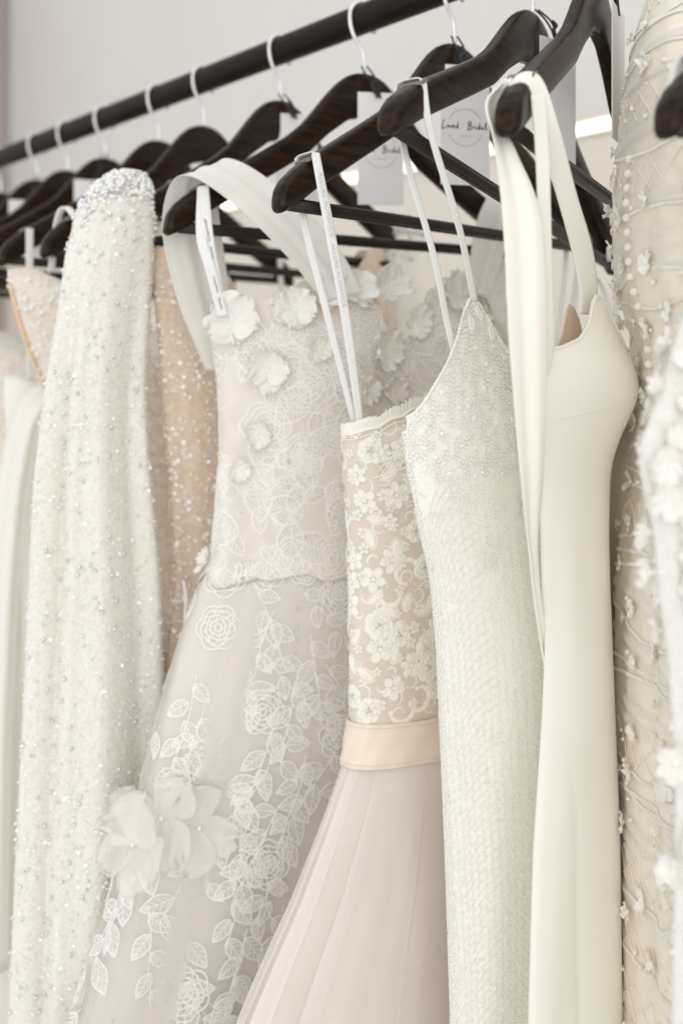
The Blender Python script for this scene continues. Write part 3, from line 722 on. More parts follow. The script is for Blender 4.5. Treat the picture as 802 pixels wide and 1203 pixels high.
ribbon('hanging_ribbon', [(-.1865, -.019, 1.577), (-.183, -.022, 1.53), (-.176, -.024, 1.49), (-.166, -.022, 1.455)], .0095, (1, -.3, .2), d, M['ribbon'])
ribbon('hanging_ribbon', [(-.1865, -.016, 1.577), (-.189, -.020, 1.53), (-.183, -.026, 1.500), (-.170, -.026, 1.455)], .0100, (1, -.3, .2), d, M['ribbon'])
rq = random.Random(2)
def smudged_print(parent, p0, p1, ny, gap):
    """tiny black print too small to read: short uneven strokes along the ribbon"""
    X = (Vector(p1)-Vector(p0)); Lr = X.length; X.normalize(); Z = Vector(ny).normalized(); Y = Z.cross(X).normalized(); Z = X.cross(Y); t = 0; V = []; Fc = []
    while t < Lr:
        w_ = rq.uniform(.0005, .0011); h_ = rq.uniform(.0010, .0019); y_ = rq.uniform(-.0005, .0005)
        if not gap[0] < t/Lr < gap[1]:
            k = len(V); V += [Vector(p0)+X*(t+a)+Y*(y_+b)+Z*c for c in (0, .0001) for a, b in ((0, -h_/2), (w_, -h_/2), (w_*.8, h_/2), (0, h_/2))]
            Fc += [(k, k+1, k+2, k+3), (k+4, k+5, k+6, k+7), (k, k+1, k+5, k+4), (k+2, k+3, k+7, k+6)]
        t += w_+rq.uniform(.0004, .0009)
    link('ribbon_print', tomesh('ribbon_print', V, Fc), parent, M['ink'], smooth=False)
smudged_print(d, (-.1862, -.0224, 1.545), (-.180, -.0264, 1.508), (.25, -1, 0), (.55, .66))
smudged_print(d, (-.1800, -.0277, 1.492), (-.172, -.0274, 1.462), (.25, -1, 0), (.5, .6))

# ------------------------------------------------------------------ white beaded V-neck dress (hanger B)
FR['B2'] = (*railpt(-.229), math.radians(50), 0, 0)
d = dress('B2', 'beaded_dress', 'slim white beaded dress with pointed V-neck cups and thin straps')
def topB(x, q):
    ax = np.abs(x)
    fr = np.interp(ax, [0, .04, .065, .085, .104, .118, .127, .136, .147, .160, .173, .186, .197], [1.30, 1.345, 1.380, 1.404, 1.432, 1.457, 1.461, 1.450, 1.428, 1.409, 1.394, 1.377, 1.362])
    bk = np.interp(ax, [0, .1, .16, .195], [1.25, 1.29, 1.335, 1.362])
    return np.where(q > 0, fr, bk)
Bg = Garment([(1.47, -.156, .156, .018, .02), (1.43, -.171, .171, .026, .02), (1.394, -.186, .186, .032, .02), (1.363, -.193, .193, .037, .02), (1.338, -.190, .190, .040, .02), (1.30, -.178, .178, .043, .022), (1.246, -.157, .157, .046, .022),
              (1.192, -.1475, .1475, .051, .022), (1.132, -.1425, .1425, .052, .022), (1.03, -.1335, .1335, .048, .024), (.963, -.129, .129, .045, .024), (.892, -.1245, .1245, .042, .024), (.5, -.15, .15, .05, .03), (.03, -.26, .26, .08, .06)],
             p=2.15, top=topB, zbot=.05, bulges=((-.10, 1.375, .045, .05, .05, .008), (.10, 1.375, .045, .05, .05, .008)), fold=waves(21, [(5, .0015), (9, .0012)], 1.3, .3, 1.4))
Bg.build('gown', d, M['beadbase'], 420, 260, 1.15); Bg.bvh(300, 280, 1.15)
rg = np.random.default_rng(3)
ph, z = Bg.scatter(9000, .82, 1.46, .25*PI, 1.3*PI, rg); Pb, Nb, _, _ = Bg.frame(ph, z)
beads('seed_beads', Pb+Nb*.0003, rg.uniform(.0004, .0009, len(Pb)), d, M['whitebead'], (OCT_V, OCT_F))
# beads laid in fanned and parallel rows
rows_p = []
for k in range(64):          # chevron fans that meet down the front
    a = np.linspace(.30*PI, 1.22*PI, 190); zc = 1.335-.0075*k
    rows_p.append((a, zc-.10*np.abs(a-.80*PI)+.012*np.sin(5*a)))
for k in range(34):          # rows that run down the gown
    a0 = .34*PI+k*.026*PI; zz = np.linspace(1.30, .84, 200); rows_p.append((a0+.05*np.sin(zz*11+k*.05), zz))
pb = np.concatenate([q[0] for q in rows_p]); zb = np.concatenate([q[1] for q in rows_p])
keep = (zb > .82) & (zb < Bg.ztop(pb)-.004) & (rg.uniform(0, 1, len(pb)) < .88); Pb, Nb, _, _ = Bg.frame(pb[keep], zb[keep])
beads('bead_rows', Pb+Nb*.0005, rg.uniform(.0006, .0009, len(Pb)), d, M['whitebead'])
# beaded edge along neckline and side
pe = np.linspace(.30*PI, 1.25*PI, 420); ze = Bg.ztop(pe)-.0015; Pb, Nb, _, _ = Bg.frame(pe, ze); beads('edge_beads', Pb+Nb*.0006, rg.uniform(.0009, .0017, len(Pb)), d, M['whitebead'])
pe = np.full(330, PI)+rg.normal(0, .015, 330); ze = np.linspace(.84, 1.36, 330); Pb, Nb, _, _ = Bg.frame(pe, ze); beads('side_beads', Pb+Nb*.0007, rg.uniform(.0009, .0013, 330), d, M['whitebead'])
# loops, sequins and embroidered blossoms on the cups
rnd = random.Random(8)
parts = []
for (p_, z_) in Bg.poisson(.0072, 1.325, 1.455, .28*PI, 1.25*PI, 5000):
    mt = flower(5, rnd.uniform(.0035, .0055), hole=.35, h=.0009, seg=8) if rnd.random() < .75 else cat([disc(0, 0, .002, .003, 0, .0010, .0010, 8)])
    parts.append((Bg.wrap(mt[0], p_, z_, rnd.uniform(0, 6), 1, .0004), mt[1]))
V, Fc = cat(parts); o = link('cup_embroidery', tomesh('cup_embroidery', V, Fc), d, M['embro']); o['kind'] = 'stuff'
ph, z = Bg.scatter(170, 1.31, 1.45, .28*PI, 1.2*PI, rg); Pb, Nb, _, _ = Bg.frame(ph, z); discs('clear_sequins', Pb+Nb*.0012, Nb, rg.uniform(.0008, .0015, len(Pb)), d, M['sequin'], .35, rg)
def blossom(r):
    parts = []
    for k in range(5):
        a = 2*PI*k/5; L = leafshape(r, r*.36); c, s = math.cos(a), math.sin(a)
        for w_, sc in ((.0012, 1), (.0008, .7)):
            Q = L*sc; parts.append(band(np.stack([Q[:, 0]*c-Q[:, 1]*s, Q[:, 0]*s+Q[:, 1]*c], 1), w_, .0010, True))
    return cat(parts)
for x, z_, r in ((-.155, 1.310, .021), (-.100, 1.345, .015), (-.150, 1.368, .014), (-.09, 1.30, .014), (-.128, 1.262, .015)):
    put('blossom_outline', Bg, blossom(r), float(Bg.phis(np.array(x), np.array(z_))), z_, rnd.random()*3, 1, d, M['embro'], .0008)
for x, z_ in ((-.125, 1.452), (-.118, 1.440), (-.132, 1.432), (-.112, 1.425)):
    put('tip_leaf', Bg, cat([leaf_outline(.016, .0045, 3, .0014), disc(.008, 0, .007, .0036, 0, .0006, .001, 10)]), float(Bg.phis(np.array(x), np.array(z_))), z_, 1.5+rnd.uniform(-.3, .3), 1, d, M['embro'], .0010)
for sx in (-1, 1):
    X, Y, zt_ = (-.2105, -.0165, 1.606) if sx < 0 else (.157, .0135, 1.551)      # notch of the tilted hanger
    ribbon('strap', [(X, Y-.0110, zt_), (X*.955, Y-.0115, zt_-.035), (sx*.160 if sx < 0 else .142, -.0245 if sx < 0 else -.010, 1.51), (sx*.126, -.0165, 1.457)], .0056, (1, -.5, .1), d, M['ribbon'])
    ribbon('strap', [(X, Y+.0105, zt_-.002), (X*.965, Y+.0100, zt_-.045), (sx*.170 if sx < 0 else .150, -.0085 if sx < 0 else .010, 1.49), (sx*.152, -.0075, 1.445), (sx*.1425, -.009, 1.416)], .0058, (1, -.3, .1), d, M['ribbon'])
    ribbon('strap_bridge', [(X, Y-.0110, zt_-.003), (X, Y-.0100, zt_+.0016), (X, Y, zt_+.0026), (X, Y+.0090, zt_+.0016), (X, Y+.0105, zt_-.004)], .0054, (1, 0, 0), d, M['ribbon'], n=20)

# ------------------------------------------------------------------ plain ivory crepe dress (hanger C)
FR['C2'] = (*railpt(-.290), math.radians(60), 0, 0)
d = dress('C2', 'crepe_dress', 'plain smooth ivory crepe dress with a cowl bust seam and wide straps')
def topC(x, q):
    ax = np.abs(x)
    fr = np.interp(ax, [0, .03, .06, .078, .086, .094, .102, .108, .116, .126, .138, .152], [1.375, 1.383, 1.408, 1.432, 1.449, 1.457, 1.459, 1.453, 1.438, 1.427, 1.421, 1.417])
    bk = np.interp(ax, [0, .08, .152], [1.36, 1.38, 1.417]); return np.where(q > 0, fr, bk)
Cg = Garment([(1.50, -.128, .128, .022, .012), (1.46, -.138, .138, .024, .012), (1.419, -.1465, .1465, .026, .012), (1.395, -.149, .149, .030, .012), (1.38, -.148, .148, .029, .012), (1.36, -.145, .145, .025, .012), (1.328, -.1385, .1385, .019, .012), (1.28, -.135, .135, .0165, .012),
              (1.242, -.1315, .1315, .0165, .012), (1.203, -.127, .127, .0175, .012), (1.156, -.132, .132, .0175, .012), (1.066, -.149, .149, .0175, .013), (.949, -.158, .158, .018, .014), (.5, -.19, .19, .03, .02), (.03, -.30, .30, .06, .05)],
             p=2.1, top=topC, zbot=.05, bulges=((-.088, 1.394, .05, .040, .038, .018), (.088, 1.394, .05, .040, .038, .018), (-.104, 1.15, .044, .34, 1.5, .036), (.104, 1.15, .044, .34, 1.5, .036), (-.1275, 1.0, .0035, .16, 1.0, -.0022)),
             fold=lambda p, z: .0020*np.clip((1.26-z)/.25, 0, 1)*np.sin(6*p+.8+1.2*z)+.0010*np.clip((1.25-z)/.2, 0, 1)*np.sin(11*p+3*z)+.0005*np.sin(17*p+14*z)*np.exp(-((z-1.25)/.05)**2))
Cg.build('gown', d, M['crepe'], 640, 300, 1.1, thick=.0016)
Ci = Garment([(1.50, -.122, .122, .010, .009), (1.42, -.142, .142, .016, .009), (1.395, -.144, .144, .018, .009), (1.328, -.134, .134, .010, .009)], p=2.1, top=lambda x, q: topC(x, q)-.006, zbot=1.335)
Ci.build('lining', d, M['crepe_lining'], 200, 40)
# bust seam and long panel seam
def onC(x, z, l=.0003): return Cg.pt(Cg.phis(np.array(x), np.array(z)), np.array(z), l)
xs = np.linspace(-.146, -.02, 26)
tube('bust_seam', [onC(x, 1.368+.026*np.clip((x+.146)/.08, 0, 1)**1.1) for x in xs], .00045, d, M['crepe'], n=80, sides=6)
edgeC = np.linspace(.32*PI, 1.35*PI, 200); tube('neckline_edge', [Cg.pt(np.array(p_), Cg.ztop(np.array([p_]))[0]-.0008, .0004) for p_ in edgeC], .0011, d, M['crepe'], n=300, sides=6)
for sx in (-1, 1):
    zo = 0 if sx < 0 else -.012
    strip('strap', [(sx*.2070, .008, 1.560+zo), (sx*.2075, .001, 1.586+zo), (sx*.2040, -.0130, 1.588+zo), (sx*.1900, -.0155, 1.558+zo), (sx*.150, -.0165, 1.518), (sx*.120, -.0170, 1.487), (sx*.1080, -.0185, 1.462), (sx*.106, -.0180, 1.445)],
          [(sx*.1950, .008, 1.566+zo), (sx*.1945, .001, 1.596+zo), (sx*.1920, -.0160, 1.597+zo), (sx*.1860, -.0270, 1.566+zo), (sx*.150, -.0285, 1.526), (sx*.108, -.0275, 1.492), (sx*.0865, -.0250, 1.462), (sx*.084, -.0225, 1.445)], d, M['crepe'], 80, 10, thick=.0018)
    strip('back_strap', [(sx*.2035, -.0145, 1.582+zo), (sx*.195, -.0150, 1.54), (sx*.178, -.0120, 1.47), (sx*.158, -.008, 1.42), (sx*.146, .002, 1.385)],
          [(sx*.1985, -.0225, 1.584+zo), (sx*.190, -.0225, 1.54), (sx*.172, -.0185, 1.47), (sx*.152, -.013, 1.42), (sx*.141, -.002, 1.385)], d, M['crepe'], 60, 8, thick=.0014)
strip('sash', [(-.2140, .002, 1.590), (-.2230, .009, 1.575), (-.2205, .004, 1.548), (-.2160, .000, 1.50), (-.2040, .000, 1.42), (-.184, .000, 1.335), (-.160, .002, 1.275), (-.136, .004, 1.222), (-.100, .006, 1.150)],
      [(-.2000, .001, 1.597), (-.1990, .010, 1.572), (-.2010, -.004, 1.545), (-.1990, -.020, 1.50), (-.186, -.019, 1.42), (-.170, -.012, 1.335), (-.148, .000, 1.275), (-.126, .003, 1.222), (-.085, .004, 1.150)], d, M['crepe'], 110, 30, 1.1, .0012, .0014, seed=1)

# ------------------------------------------------------------------ sparkling beaded dress with long sleeves (hanger E)
d = dress('E', 'sparkling_dress', 'sparkling ivory dress covered in crystals, its long beaded sleeve hanging in front')
def topE(x, q): return np.interp(np.abs(x), [0, .05, .09, .13, .165], [1.42, 1.45, 1.51, 1.555, 1.56])
Eg = Garment([(1.57, -.165, .165, .012, .012), (1.50, -.168, .168, .024, .020), (1.40, -.160, .160, .036, .03), (1.30, -.150, .150, .036, .03), (1.19, -.142, .142, .034, .03), (1.05, -.16, .16, .036, .03), (.6, -.2, .2, .05, .04), (.03, -.3, .3, .06, .05)],
             p=2.2, top=topE, zbot=.05, fold=waves(31, [(9, .002), (15, .001)], 1.5, .3, 1.3))
Eg.build('gown', d, M['sparknude'], 260, 200)
rg = np.random.default_rng(12)
ph, z = Eg.scatter(2600, 1.0, 1.55, .2*PI, 1.2*PI, rg); Pb, Nb, _, _ = Eg.frame(ph, z)
beads('gown_beads', Pb+Nb*.0006, rg.uniform(.0006, .0024, len(Pb)), d, M['whitebead'])
ph, z = Eg.scatter(1200, 1.0, 1.55, .2*PI, 1.2*PI, rg); Pb, Nb, _, _ = Eg.frame(ph, z); discs('gown_sequins', Pb+Nb*.0012, Nb, rg.uniform(.0014, .0030, len(Pb)), d, M['sequin'], .35, rg)
tube('waist_ribbon', [Eg.pt(np.array(a), np.array(1.165), .0015) for a in np.linspace(.2*PI, 1.3*PI, 60)], .0022, d, M['ribbon'], n=90)
tube('ribbon_loop', [(-.150, -.028, 1.19), (-.155, -.040, 1.175), (-.158, -.044, 1.150), (-.150, -.042, 1.135), (-.144, -.036, 1.150), (-.148, -.030, 1.175)], .0018, d, M['ribbon'], n=40)
def sleeve(sgn):
    rows = [(1.608, -.202, -.184, .005, .005), (1.601, -.218, -.176, .011, .011), (1.584, -.239, -.170, .018, .016), (1.559, -.253, -.168, .021, .018), (1.516, -.262, -.168, .023, .02), (1.458, -.267, -.172, .023, .02), (1.393, -.276, -.176, .023, .02), (1.311, -.282, -.172, .024, .022), (1.19, -.287, -.156, .026, .024), (1.069, -.293, -.15, .028, .024), (.95, -.299, -.15, .03, .026), (.789, -.306, -.15, .032, .03), (.55, -.31, -.15, .034, .03)]
    if sgn > 0: rows = [(z, -b, -a, f, g) for z, a, b, f, g in rows]
    G = Garment(rows, p=2.1, zbot=.55 if sgn < 0 else 1.0, fold=waves(40+sgn, [(3, .0055), (5, .0045), (8, .0025), (13, .0008)], 1.58, .22, 1.3))
    G.build('sleeve', d, M['sparkbase'], 240, 260, 1.4)
    rg = np.random.default_rng(50+sgn)
    if sgn < 0:
        rg2 = np.random.default_rng(9)
        ph, z = G.scatter(9000, .80, 1.60, 0, 2*PI, rg); Pb, Nb, _, _ = G.frame(ph, z); beads('sleeve_beads', Pb+Nb*.0003, rg.uniform(.0005, .0013, len(Pb)), d, M['whitebead'], (OCT_V, OCT_F))
        ph, z = G.scatter(2600, .80, 1.60, 0, 2*PI, rg); Pb, Nb, _, _ = G.frame(ph, z); discs('sleeve_sequins', Pb+Nb*.001, Nb, rg.uniform(.0010, .0023, len(Pb)), d, M['sequin'], .55, rg)
        ph, z = G.scatter(520, .80, 1.58, 0, 2*PI, rg); Pb, Nb, _, _ = G.frame(ph, z); beads('sleeve_crystals', Pb+Nb*.0010, rg.uniform(.0014, .0026, len(Pb)), d, M['crystal'])
    n = 300 if sgn < 0 else 120
    def crown(k):
        a = rg.uniform(0, 2*PI, k); zz = 1.604-np.abs(rg.normal(0, .026, k)); return G.frame(a, np.minimum(zz, 1.604))
    Pb, Nb, _, _ = crown(n); beads('shoulder_crystals', Pb+Nb*.0010, rg.uniform(.0012, .0030, len(Pb)), d, M['crystal'], ICO2)
    Pb, Nb, _, _ = crown(n); beads('shoulder_beads', Pb+Nb*.0010, rg.uniform(.0012, .0028, len(Pb)), d, M['whitebead'], ICO2)
    Cp = Garment([r for r in rows if r[0] > 1.54], p=2.1, zbot=1.5785, fold=lambda p, z: .0008); Cp.build('shoulder_net', d, M['greynet'], 90, 20, thick=.0004)
sleeve(-1); sleeve(1)

# ------------------------------------------------------------------ dress with blush lace top and tan piping (hanger G)
d = dress('G', 'blush_lace_dress', 'blurred blush lace dress with tan piping beside the sparkling dress')
Gg = Garment([(1.52, -.258, .24, .01, .01), (1.49, -.252, .24, .02, .02), (1.438, -.236, .23, .03, .025), (1.363, -.204, .21, .034, .028), (1.25, -.17, .17, .03, .03), (1.0, -.18, .18, .04, .03), (.05, -.3, .3, .06, .05)], p=2.2,
             top=lambda x, q: np.interp(np.abs(x), [0, .1, .18, .23, .26], [1.38, 1.42, 1.50, 1.518, 1.515]), zbot=.06, fold=waves(51, [(8, .003), (13, .002)], 1.4))
Gg.build('gown', d, M['blushlace'], 200, 120)
rg = np.random.default_rng(77); ph, z = Gg.scatter(900, 1.28, 1.515, .2*PI, 1.3*PI, rg); Pb, Nb, _, _ = Gg.frame(ph, z); beads('lace_beads', Pb+Nb*.001, rg.uniform(.0012, .003, len(Pb)), d, M['embro'])
tube('piping', [Gg.pt(np.array(PI*.98), np.array(z_), .002) for z_ in np.linspace(1.50, 1.26, 20)], .0026, d, M['tanpipe'], n=40)
for sx in (-1, 1):
    ribbon('strap', [(sx*.150, -.034, 1.49), (sx*.172, -.028, 1.54), (sx*.190, -.021, 1.580), (sx*.196, -.008, 1.587), (sx*.199, .002, 1.565), (sx*.204, .004, 1.515)], .009, (1, .3, .2), d, M['embro'], thick=.002)

# ------------------------------------------------------------------ plain white satin dress with folded collar (hanger H)
d = dress('H', 'satin_dress', 'blurred plain white satin dress with a folded drape at the left edge')
Hg = Garment([(1.42, -.21, .21, .03, .03), (1.37, -.21, .21, .036, .03), (1.275, -.20, .20, .036, .03), (1.025, -.20, .20, .04, .03), (.614, -.22, .22, .05, .04), (.05, -.3, .3, .06, .05)], p=2.2, zbot=.06,
             top=lambda x, q: np.interp(np.abs(x), [0, .1, .2], [1.34, 1.37, 1.40]), fold=waves(61, [(7, .005), (11, .004), (19, .0015)], 1.4, .3, 1.4))
Hg.build('gown', d, M['satin'], 220, 120)
strip('drape', [(-.262, -.010, .70), (-.250, -.020, 1.0), (-.238, -.030, 1.22), (-.222, -.046, 1.345), (-.196, -.056, 1.388), (-.168, -.056, 1.384), (-.150, -.050, 1.33), (-.146, -.046, 1.2), (-.150, -.044, .95), (-.155, -.044, .70)],
      [(-.218, -.030, .70), (-.214, -.036, 1.0), (-.206, -.044, 1.20), (-.196, -.056, 1.31), (-.187, -.064, 1.350), (-.178, -.064, 1.348), (-.176, -.058, 1.29), (-.180, -.052, 1.16), (-.19, -.048, .95), (-.195, -.048, .70)], d, M['satin'], 120, 28, 1.2, .003, .002)
for sx in (-1, 1): ribbon('strap', [(sx*.1865, -.018, 1.577), (sx*.188, -.022, 1.50), (sx*.19, -.03, 1.395)], .010, (1, .2, .1), d, M['satin'])
# two more blurred dresses further along
def far_dress(key, name, label, m, xn, seed, zt):
    d = dress(key, name, label)
    g = Garment([(zt+.03, xn, -xn, .02, .02), (zt-.05, xn, -xn, .035, .03), (1.25, xn*.85, -xn*.85, .035, .03), (1.0, xn, -xn, .04, .03), (.05, xn*1.6, -xn*1.6, .06, .05)], p=2.2, zbot=.06,
                top=lambda x, q: np.interp(np.abs(x), [0, .1, -xn], [zt-.05, zt-.02, zt]), fold=waves(seed, [(7, .003), (12, .002)], 1.4))
    g.build('gown', d, m, 140, 70)
    for sx in (-1, 1): ribbon('strap', [(sx*.1865, -.018, 1.577), (sx*.187, -.02, 1.53), (sx*.18, -.024, zt-.01)], .009, (1, .2, .1), d, m)
far_dress('I', 'beige_dress', 'blurred beige dress glimpsed behind the white satin one', M['blushlace'], -.19, 71, 1.45)
far_dress('J', 'ivory_dress', 'blurred ivory dress furthest left on the rail', M['sparkbase'], -.19, 72, 1.48)

# ------------------------------------------------------------------ beige net dress with petals and pearls (hanger Z)
d = dress('Z', 'petal_lace_dress', 'beige net dress with ivory zigzag embroidery, petals and pearl buttons')
Zg = Garment([(1.725, -.05, .03, .012, .010), (1.70, -.07, .045, .02, .018), (1.655, -.10, .06, .026, .032), (1.60, -.12, .07, .03, .040), (1.52, -.13, .075, .032, .046), (1.47, -.13, .075, .032, .043), (1.43, -.13, .075, .032, .030), (1.36, -.125, .07, .03, .026), (1.31, -.12, .07, .03, .032), (1.25, -.12, .07, .03, .040), (1.10, -.12, .07, .03, .042), (.85, -.13, .08, .035, .045), (.05, -.2, .16, .06, .06)],
             p=2.1, zbot=.06, fold=waves(81, [(5, .0022), (9, .0016), (16, .0007)], 1.68, .3, 1.2))
Zg.build('gown', d, M['beigenet'], 260, 240); Zg.bvh(220, 260)
rnd = random.Random(31); rg = np.random.default_rng(31)
plo, phh = 1.0*PI, 2.0*PI
def onZ(p_, z_, l=.0008): return Zg.pt(np.array(p_), np.array(z_), l)
z_ = 1.70
while z_ > .82:
    kind = rnd.choice(('zig', 'comb', 'zig', 'lattice', 'comb'))
    a = np.linspace(1.02*PI, 1.98*PI, 150); tiltz = rnd.uniform(-.012, .012)
    if kind == 'zig':
        tube('zigzag_thread', [onZ(q, z_+tiltz*math.sin(q*2)+.0016*(-1)**k) for k, q in enumerate(a)], .00062, d, M['beigethread'], n=300, sides=5); z_ -= .011
    elif kind == 'wave':
        tube('wave_cord', [onZ(q, z_+.005*math.sin(q*7+z_*50)+tiltz) for q in a[::3]], .0012, d, M['beigethread'], n=160, sides=5); z_ -= .012
    elif kind == 'comb':
        V = []; Fc = []
        for q in np.linspace(1.05*PI, 1.95*PI, 80):
            p1 = onZ(q, z_, .001); p2 = onZ(q+.02, z_-.008, .0016); t = onZ(q+.012, z_, .001)-onZ(q-.012, z_, .001); t /= np.linalg.norm(t); k = len(V)
            V += [p1-t*.0006, p1+t*.0006, p2+t*.0005, p2-t*.0005, (p1+p2)/2+np.array([0, .0006, 0])]; Fc += [(k, k+1, k+4), (k+1, k+2, k+4), (k+2, k+3, k+4), (k+3, k, k+4)]
        o = link('comb_stitches', tomesh('comb_stitches', V, Fc), d, M['beigethread']); o['kind'] = 'stuff'; z_ -= .012
    else:
        for k in range(11):
            for sg in (1, -1):
                q = 1.08*PI+k*.085*PI; dq = sg*.10*PI
                tube('lattice_thread', [onZ(q, z_), onZ(q+dq*.5, z_-.012), onZ(q+dq, z_-.024)], .00045, d, M['beigethread'], n=10, sides=5, cap=False)
        z_ -= .028
for (p_, zz) in Zg.poisson(.030, .83, 1.70, 1.0*PI, 2.0*PI, 3000):
    if rnd.random() < .7:
        c = organza(Zg, p_, zz, rnd.uniform(.006, .0095), rnd.choice((2, 3, 4)), d, .15, 'fabric_petals', M['beigethread'])
ph, z = Zg.scatter(130, .83, 1.70, 1.0*PI, 2.0*PI, rg); Pb, Nb, _, _ = Zg.frame(ph, z); beads('pearls', Pb+Nb*.002, rg.uniform(.0012, .0022, len(Pb)), d, M['pearl'], ICO2)
for k in range(16):
    zz = 1.555-k*.0105; p_, nn, _, _ = Zg.frame(np.array(1.36*PI), np.array(zz))
    o = link('pearl_button', tomesh('pearl_button', ICO2[0]*.0034, ICO2[1]), d, M['pearl']); o.location = p_+nn*.002

# ------------------------------------------------------------------ near blurred white dress (hanger F)
d = dress('F', 'textured_dress', 'out of focus white dress with fluffy appliques at the right edge')
Fg = Garment([(1.45, -.188, .2, .02, .02), (1.42, -.200, .2, .03, .02), (1.377, -.222, .22, .036, .02), (1.359, -.234, .23, .036, .02), (1.331, -.226, .22, .034, .02), (1.316, -.219, .215, .032, .02), (1.279, -.215, .21, .03, .02), (1.249, -.207, .205, .03, .02), (1.206, -.202, .2, .03, .02), (1.157, -.199, .2, .03, .02), (1.037, -.201, .2, .032, .02), (.8, -.21, .21, .035, .03), (.05, -.3, .3, .06, .05)],
             p=2.2, zbot=.06, top=lambda x, q: np.interp(np.abs(x), [0, .1, .17, .2], [1.36, 1.40, 1.45, 1.43]), fold=waves(91, [(8, .002), (15, .0015), (29, .001)], 1.4, .3, 1.2, .5))
Fg.build('gown', d, M['fuzzbase'], 240, 200); Fg.bvh(200, 200)
rnd = random.Random(44); rg = np.random.default_rng(44)
for (p_, zz) in Fg.poisson(.017, .90, 1.42, .55*PI, 1.22*PI, 3500):
    if zz > 1.28 or rnd.random() < .4: organza(Fg, p_, zz, rnd.uniform(.007, .012), 4, d, .3, 'fabric_petals', M['petal'])
ph, z = Fg.scatter(2500, .9, 1.43, .4*PI, 1.3*PI, rg); Pb, Nb, _, _ = Fg.frame(ph, z); beads('seed_beads', Pb+Nb*.0006, rg.uniform(.0008, .0016, len(Pb)), d, M['whitebead'])
for sx in (-1, 1):
    strip('lace_strap', [(sx*.2045, .004, 1.562), (sx*.2040, -.004, 1.578), (sx*.2000, -.023, 1.572), (sx*.196, -.026, 1.52), (sx*.188, -.026, 1.44)], [(sx*.180, .004, 1.572), (sx*.178, -.004, 1.594), (sx*.174, -.023, 1.590), (sx*.165, -.028, 1.52), (sx*.15, -.028, 1.43)], d, M['fuzzbase'], 50, 10, thick=.003)

# ------------------------------------------------------------------ swing tags
def stroke_text():
    """handwritten lettering: polylines in card units (width 1)"""
    S = []
    def add(x, *p): S.append([(x+a*.072, b*.072) for a, b in p])
    add(-.46, (.35, 2.2), (.1, .9), (-.1, -.2), (.2, -.15), (.9, .15))
    add(-.37, (.3, .1), (.1, .5), (.4, .75), (.6, .4), (.3, .05), (.7, .5))
    add(-.31, (.1, .7), (.3, .05), (.6, .75), (.8, .65))
    add(-.25, (.0, .35), (.4, .5), (.3, .75), (.05, .45), (.25, .05), (.6, .25))
    add(-.19, (.5, .6), (.15, .6), (.1, .1), (.45, .2), (.55, 1.7), (.5, .1), (.8, .1))
    add(.06, (.2, 1.6), (.05, .6), (-.1, -.4)); add(.06, (-.2, 1.4), (.5, 2.0), (.9, 1.5), (.2, .8), (.8, .7), (.9, .1), (.0, -.3), (-.3, -.1))
    add(.15, (.1, .1), (.2, .75), (.45, .7)); add(.20, (.1, .7), (.15, .05), (.4, .2)); add(.205, (.15, 1.1), (.2, 1.2))
    add(.245, (.5, .6), (.15, .6), (.1, .1), (.45, .2), (.6, 1.8), (.55, .1), (.8, .2))
    add(.32, (.4, .65), (.05, .5), (.15, .05), (.45, .3), (.45, .65), (.5, .05), (.75, .2)); add(.385, (.2, .1), (.5, 1.5), (.3, 1.7), (.2, .5), (.4, -.1), (.8, .1))
    return S
STROKES = stroke_text()
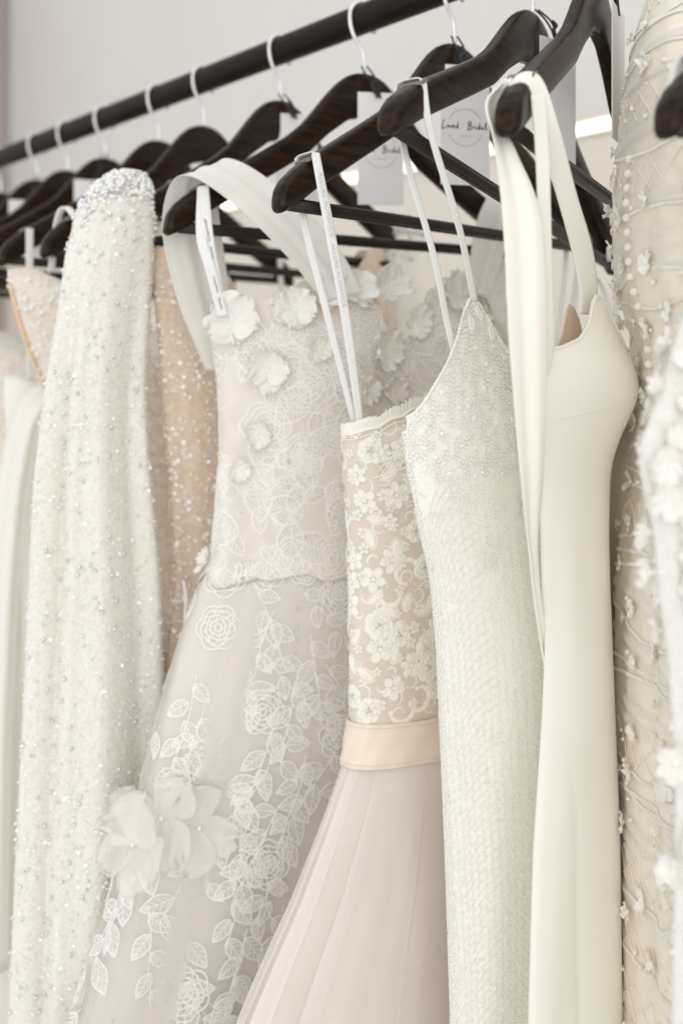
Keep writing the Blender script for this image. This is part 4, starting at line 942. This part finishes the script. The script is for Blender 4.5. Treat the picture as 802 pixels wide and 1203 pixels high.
def swing_tag(key, s, f, ztop_, w, h, yaw, label, written=True, zc=None):
    x, y, rz, tilt, dz = FR[key]
    o = empty('swing_tag', (x+math.cos(rz)*s+math.sin(rz)*f, y+math.sin(rz)*s-math.cos(rz)*f, ztop_), math.radians(yaw))
    tag(o, label, 'tag', 'white card tags on the hangers')
    box('card', (0, 0, -h/2), (w, .0009, h), o, M['card'], .0002)
    # cord from the hook shank to the card
    inv = Matrix.Rotation(-math.radians(yaw), 3, 'Z'); hk = inv @ (Vector((x, y, RAILZ-.050+dz))-o.location)
    for k in (-1, 1):
        tube('cord', [(hk.x+.003*k, hk.y, hk.z), (hk.x*.7+.004*k, hk.y*.8-.007, hk.z*.6), (hk.x*.3+.002*k, hk.y*.4-.004, hk.z*.25), (0, -.001, -.006)], .0009, o, M['cord'], n=24, sides=6)
    tube('cord_knot', [(hk.x*.6, hk.y*.8-.010, hk.z*.55), (hk.x*.5+.002, hk.y*.7-.011, hk.z*.4), (hk.x*.5-.002, hk.y*.6-.010, hk.z*.2), (hk.x*.4+.003, hk.y*.6-.010, -.006)], .0016, o, M['cord'], n=20, sides=6)
    if written:
        y0 = -.0006; cz = -h*.52
        V = []; Fc = []
        R = w*.36; V_, F_ = [], []
        a0 = np.linspace(.16*PI, .86*PI, 30); a1 = np.linspace(1.12*PI, 1.90*PI, 30)
        ring = cat([band(np.stack([R*np.cos(a), R*np.sin(a)], 1), .0007, 0) for a in (a0, a1)]+[band([(-w*.10+k*w*.045, -w*.17), (-w*.075+k*w*.045, -w*.17)], .0012, 0) for k in range(5)])
        V = [(v[0], y0-.0001, cz+v[1]) for v in ring[0]]; link('printed_ring', tomesh('printed_ring', V, ring[1]), o, M['ink_grey'], False)
        tx = cat([band(crom([(p[0], p[1], 0) for p in st], 18)[:, :2]*w*1.02, w*.015, 0) for st in STROKES])
        V = [(v[0], y0-.0003, cz+v[1]-w*.02) for v in tx[0]]; link('script_lettering', tomesh('script_lettering', V, tx[1]), o, M['ink'], False)
    return o
swing_tag('A', -.003, .016, 1.690, .048, .112, 12, 'white card tag with script lettering in a ring, under the hanger of the lace dress')
swing_tag('D', .010, .016, 1.692, .048, .116, 8, 'white card tag with faint ring, behind the end of the beaded dress hanger')
swing_tag('E', .010, .016, 1.698, .048, .110, 10, 'white card tag on the hanger of the sparkling dress', False)
swing_tag('B', .010, .016, 1.694, .048, .108, 38, 'pale card tag behind the hanger with the plain white straps', False)
swing_tag('C', .010, .016, 1.706, .046, .112, 62, 'white card tag turned nearly edge on beside the beige petal dress', False)
swing_tag('I', -.030, .016, 1.676, .048, .085, 20, 'small blurred white tag between the dark hangers at far left', False)
swing_tag('K', -.030, .016, 1.676, .048, .085, 20, 'blurred white tag at the left edge of the picture', False)
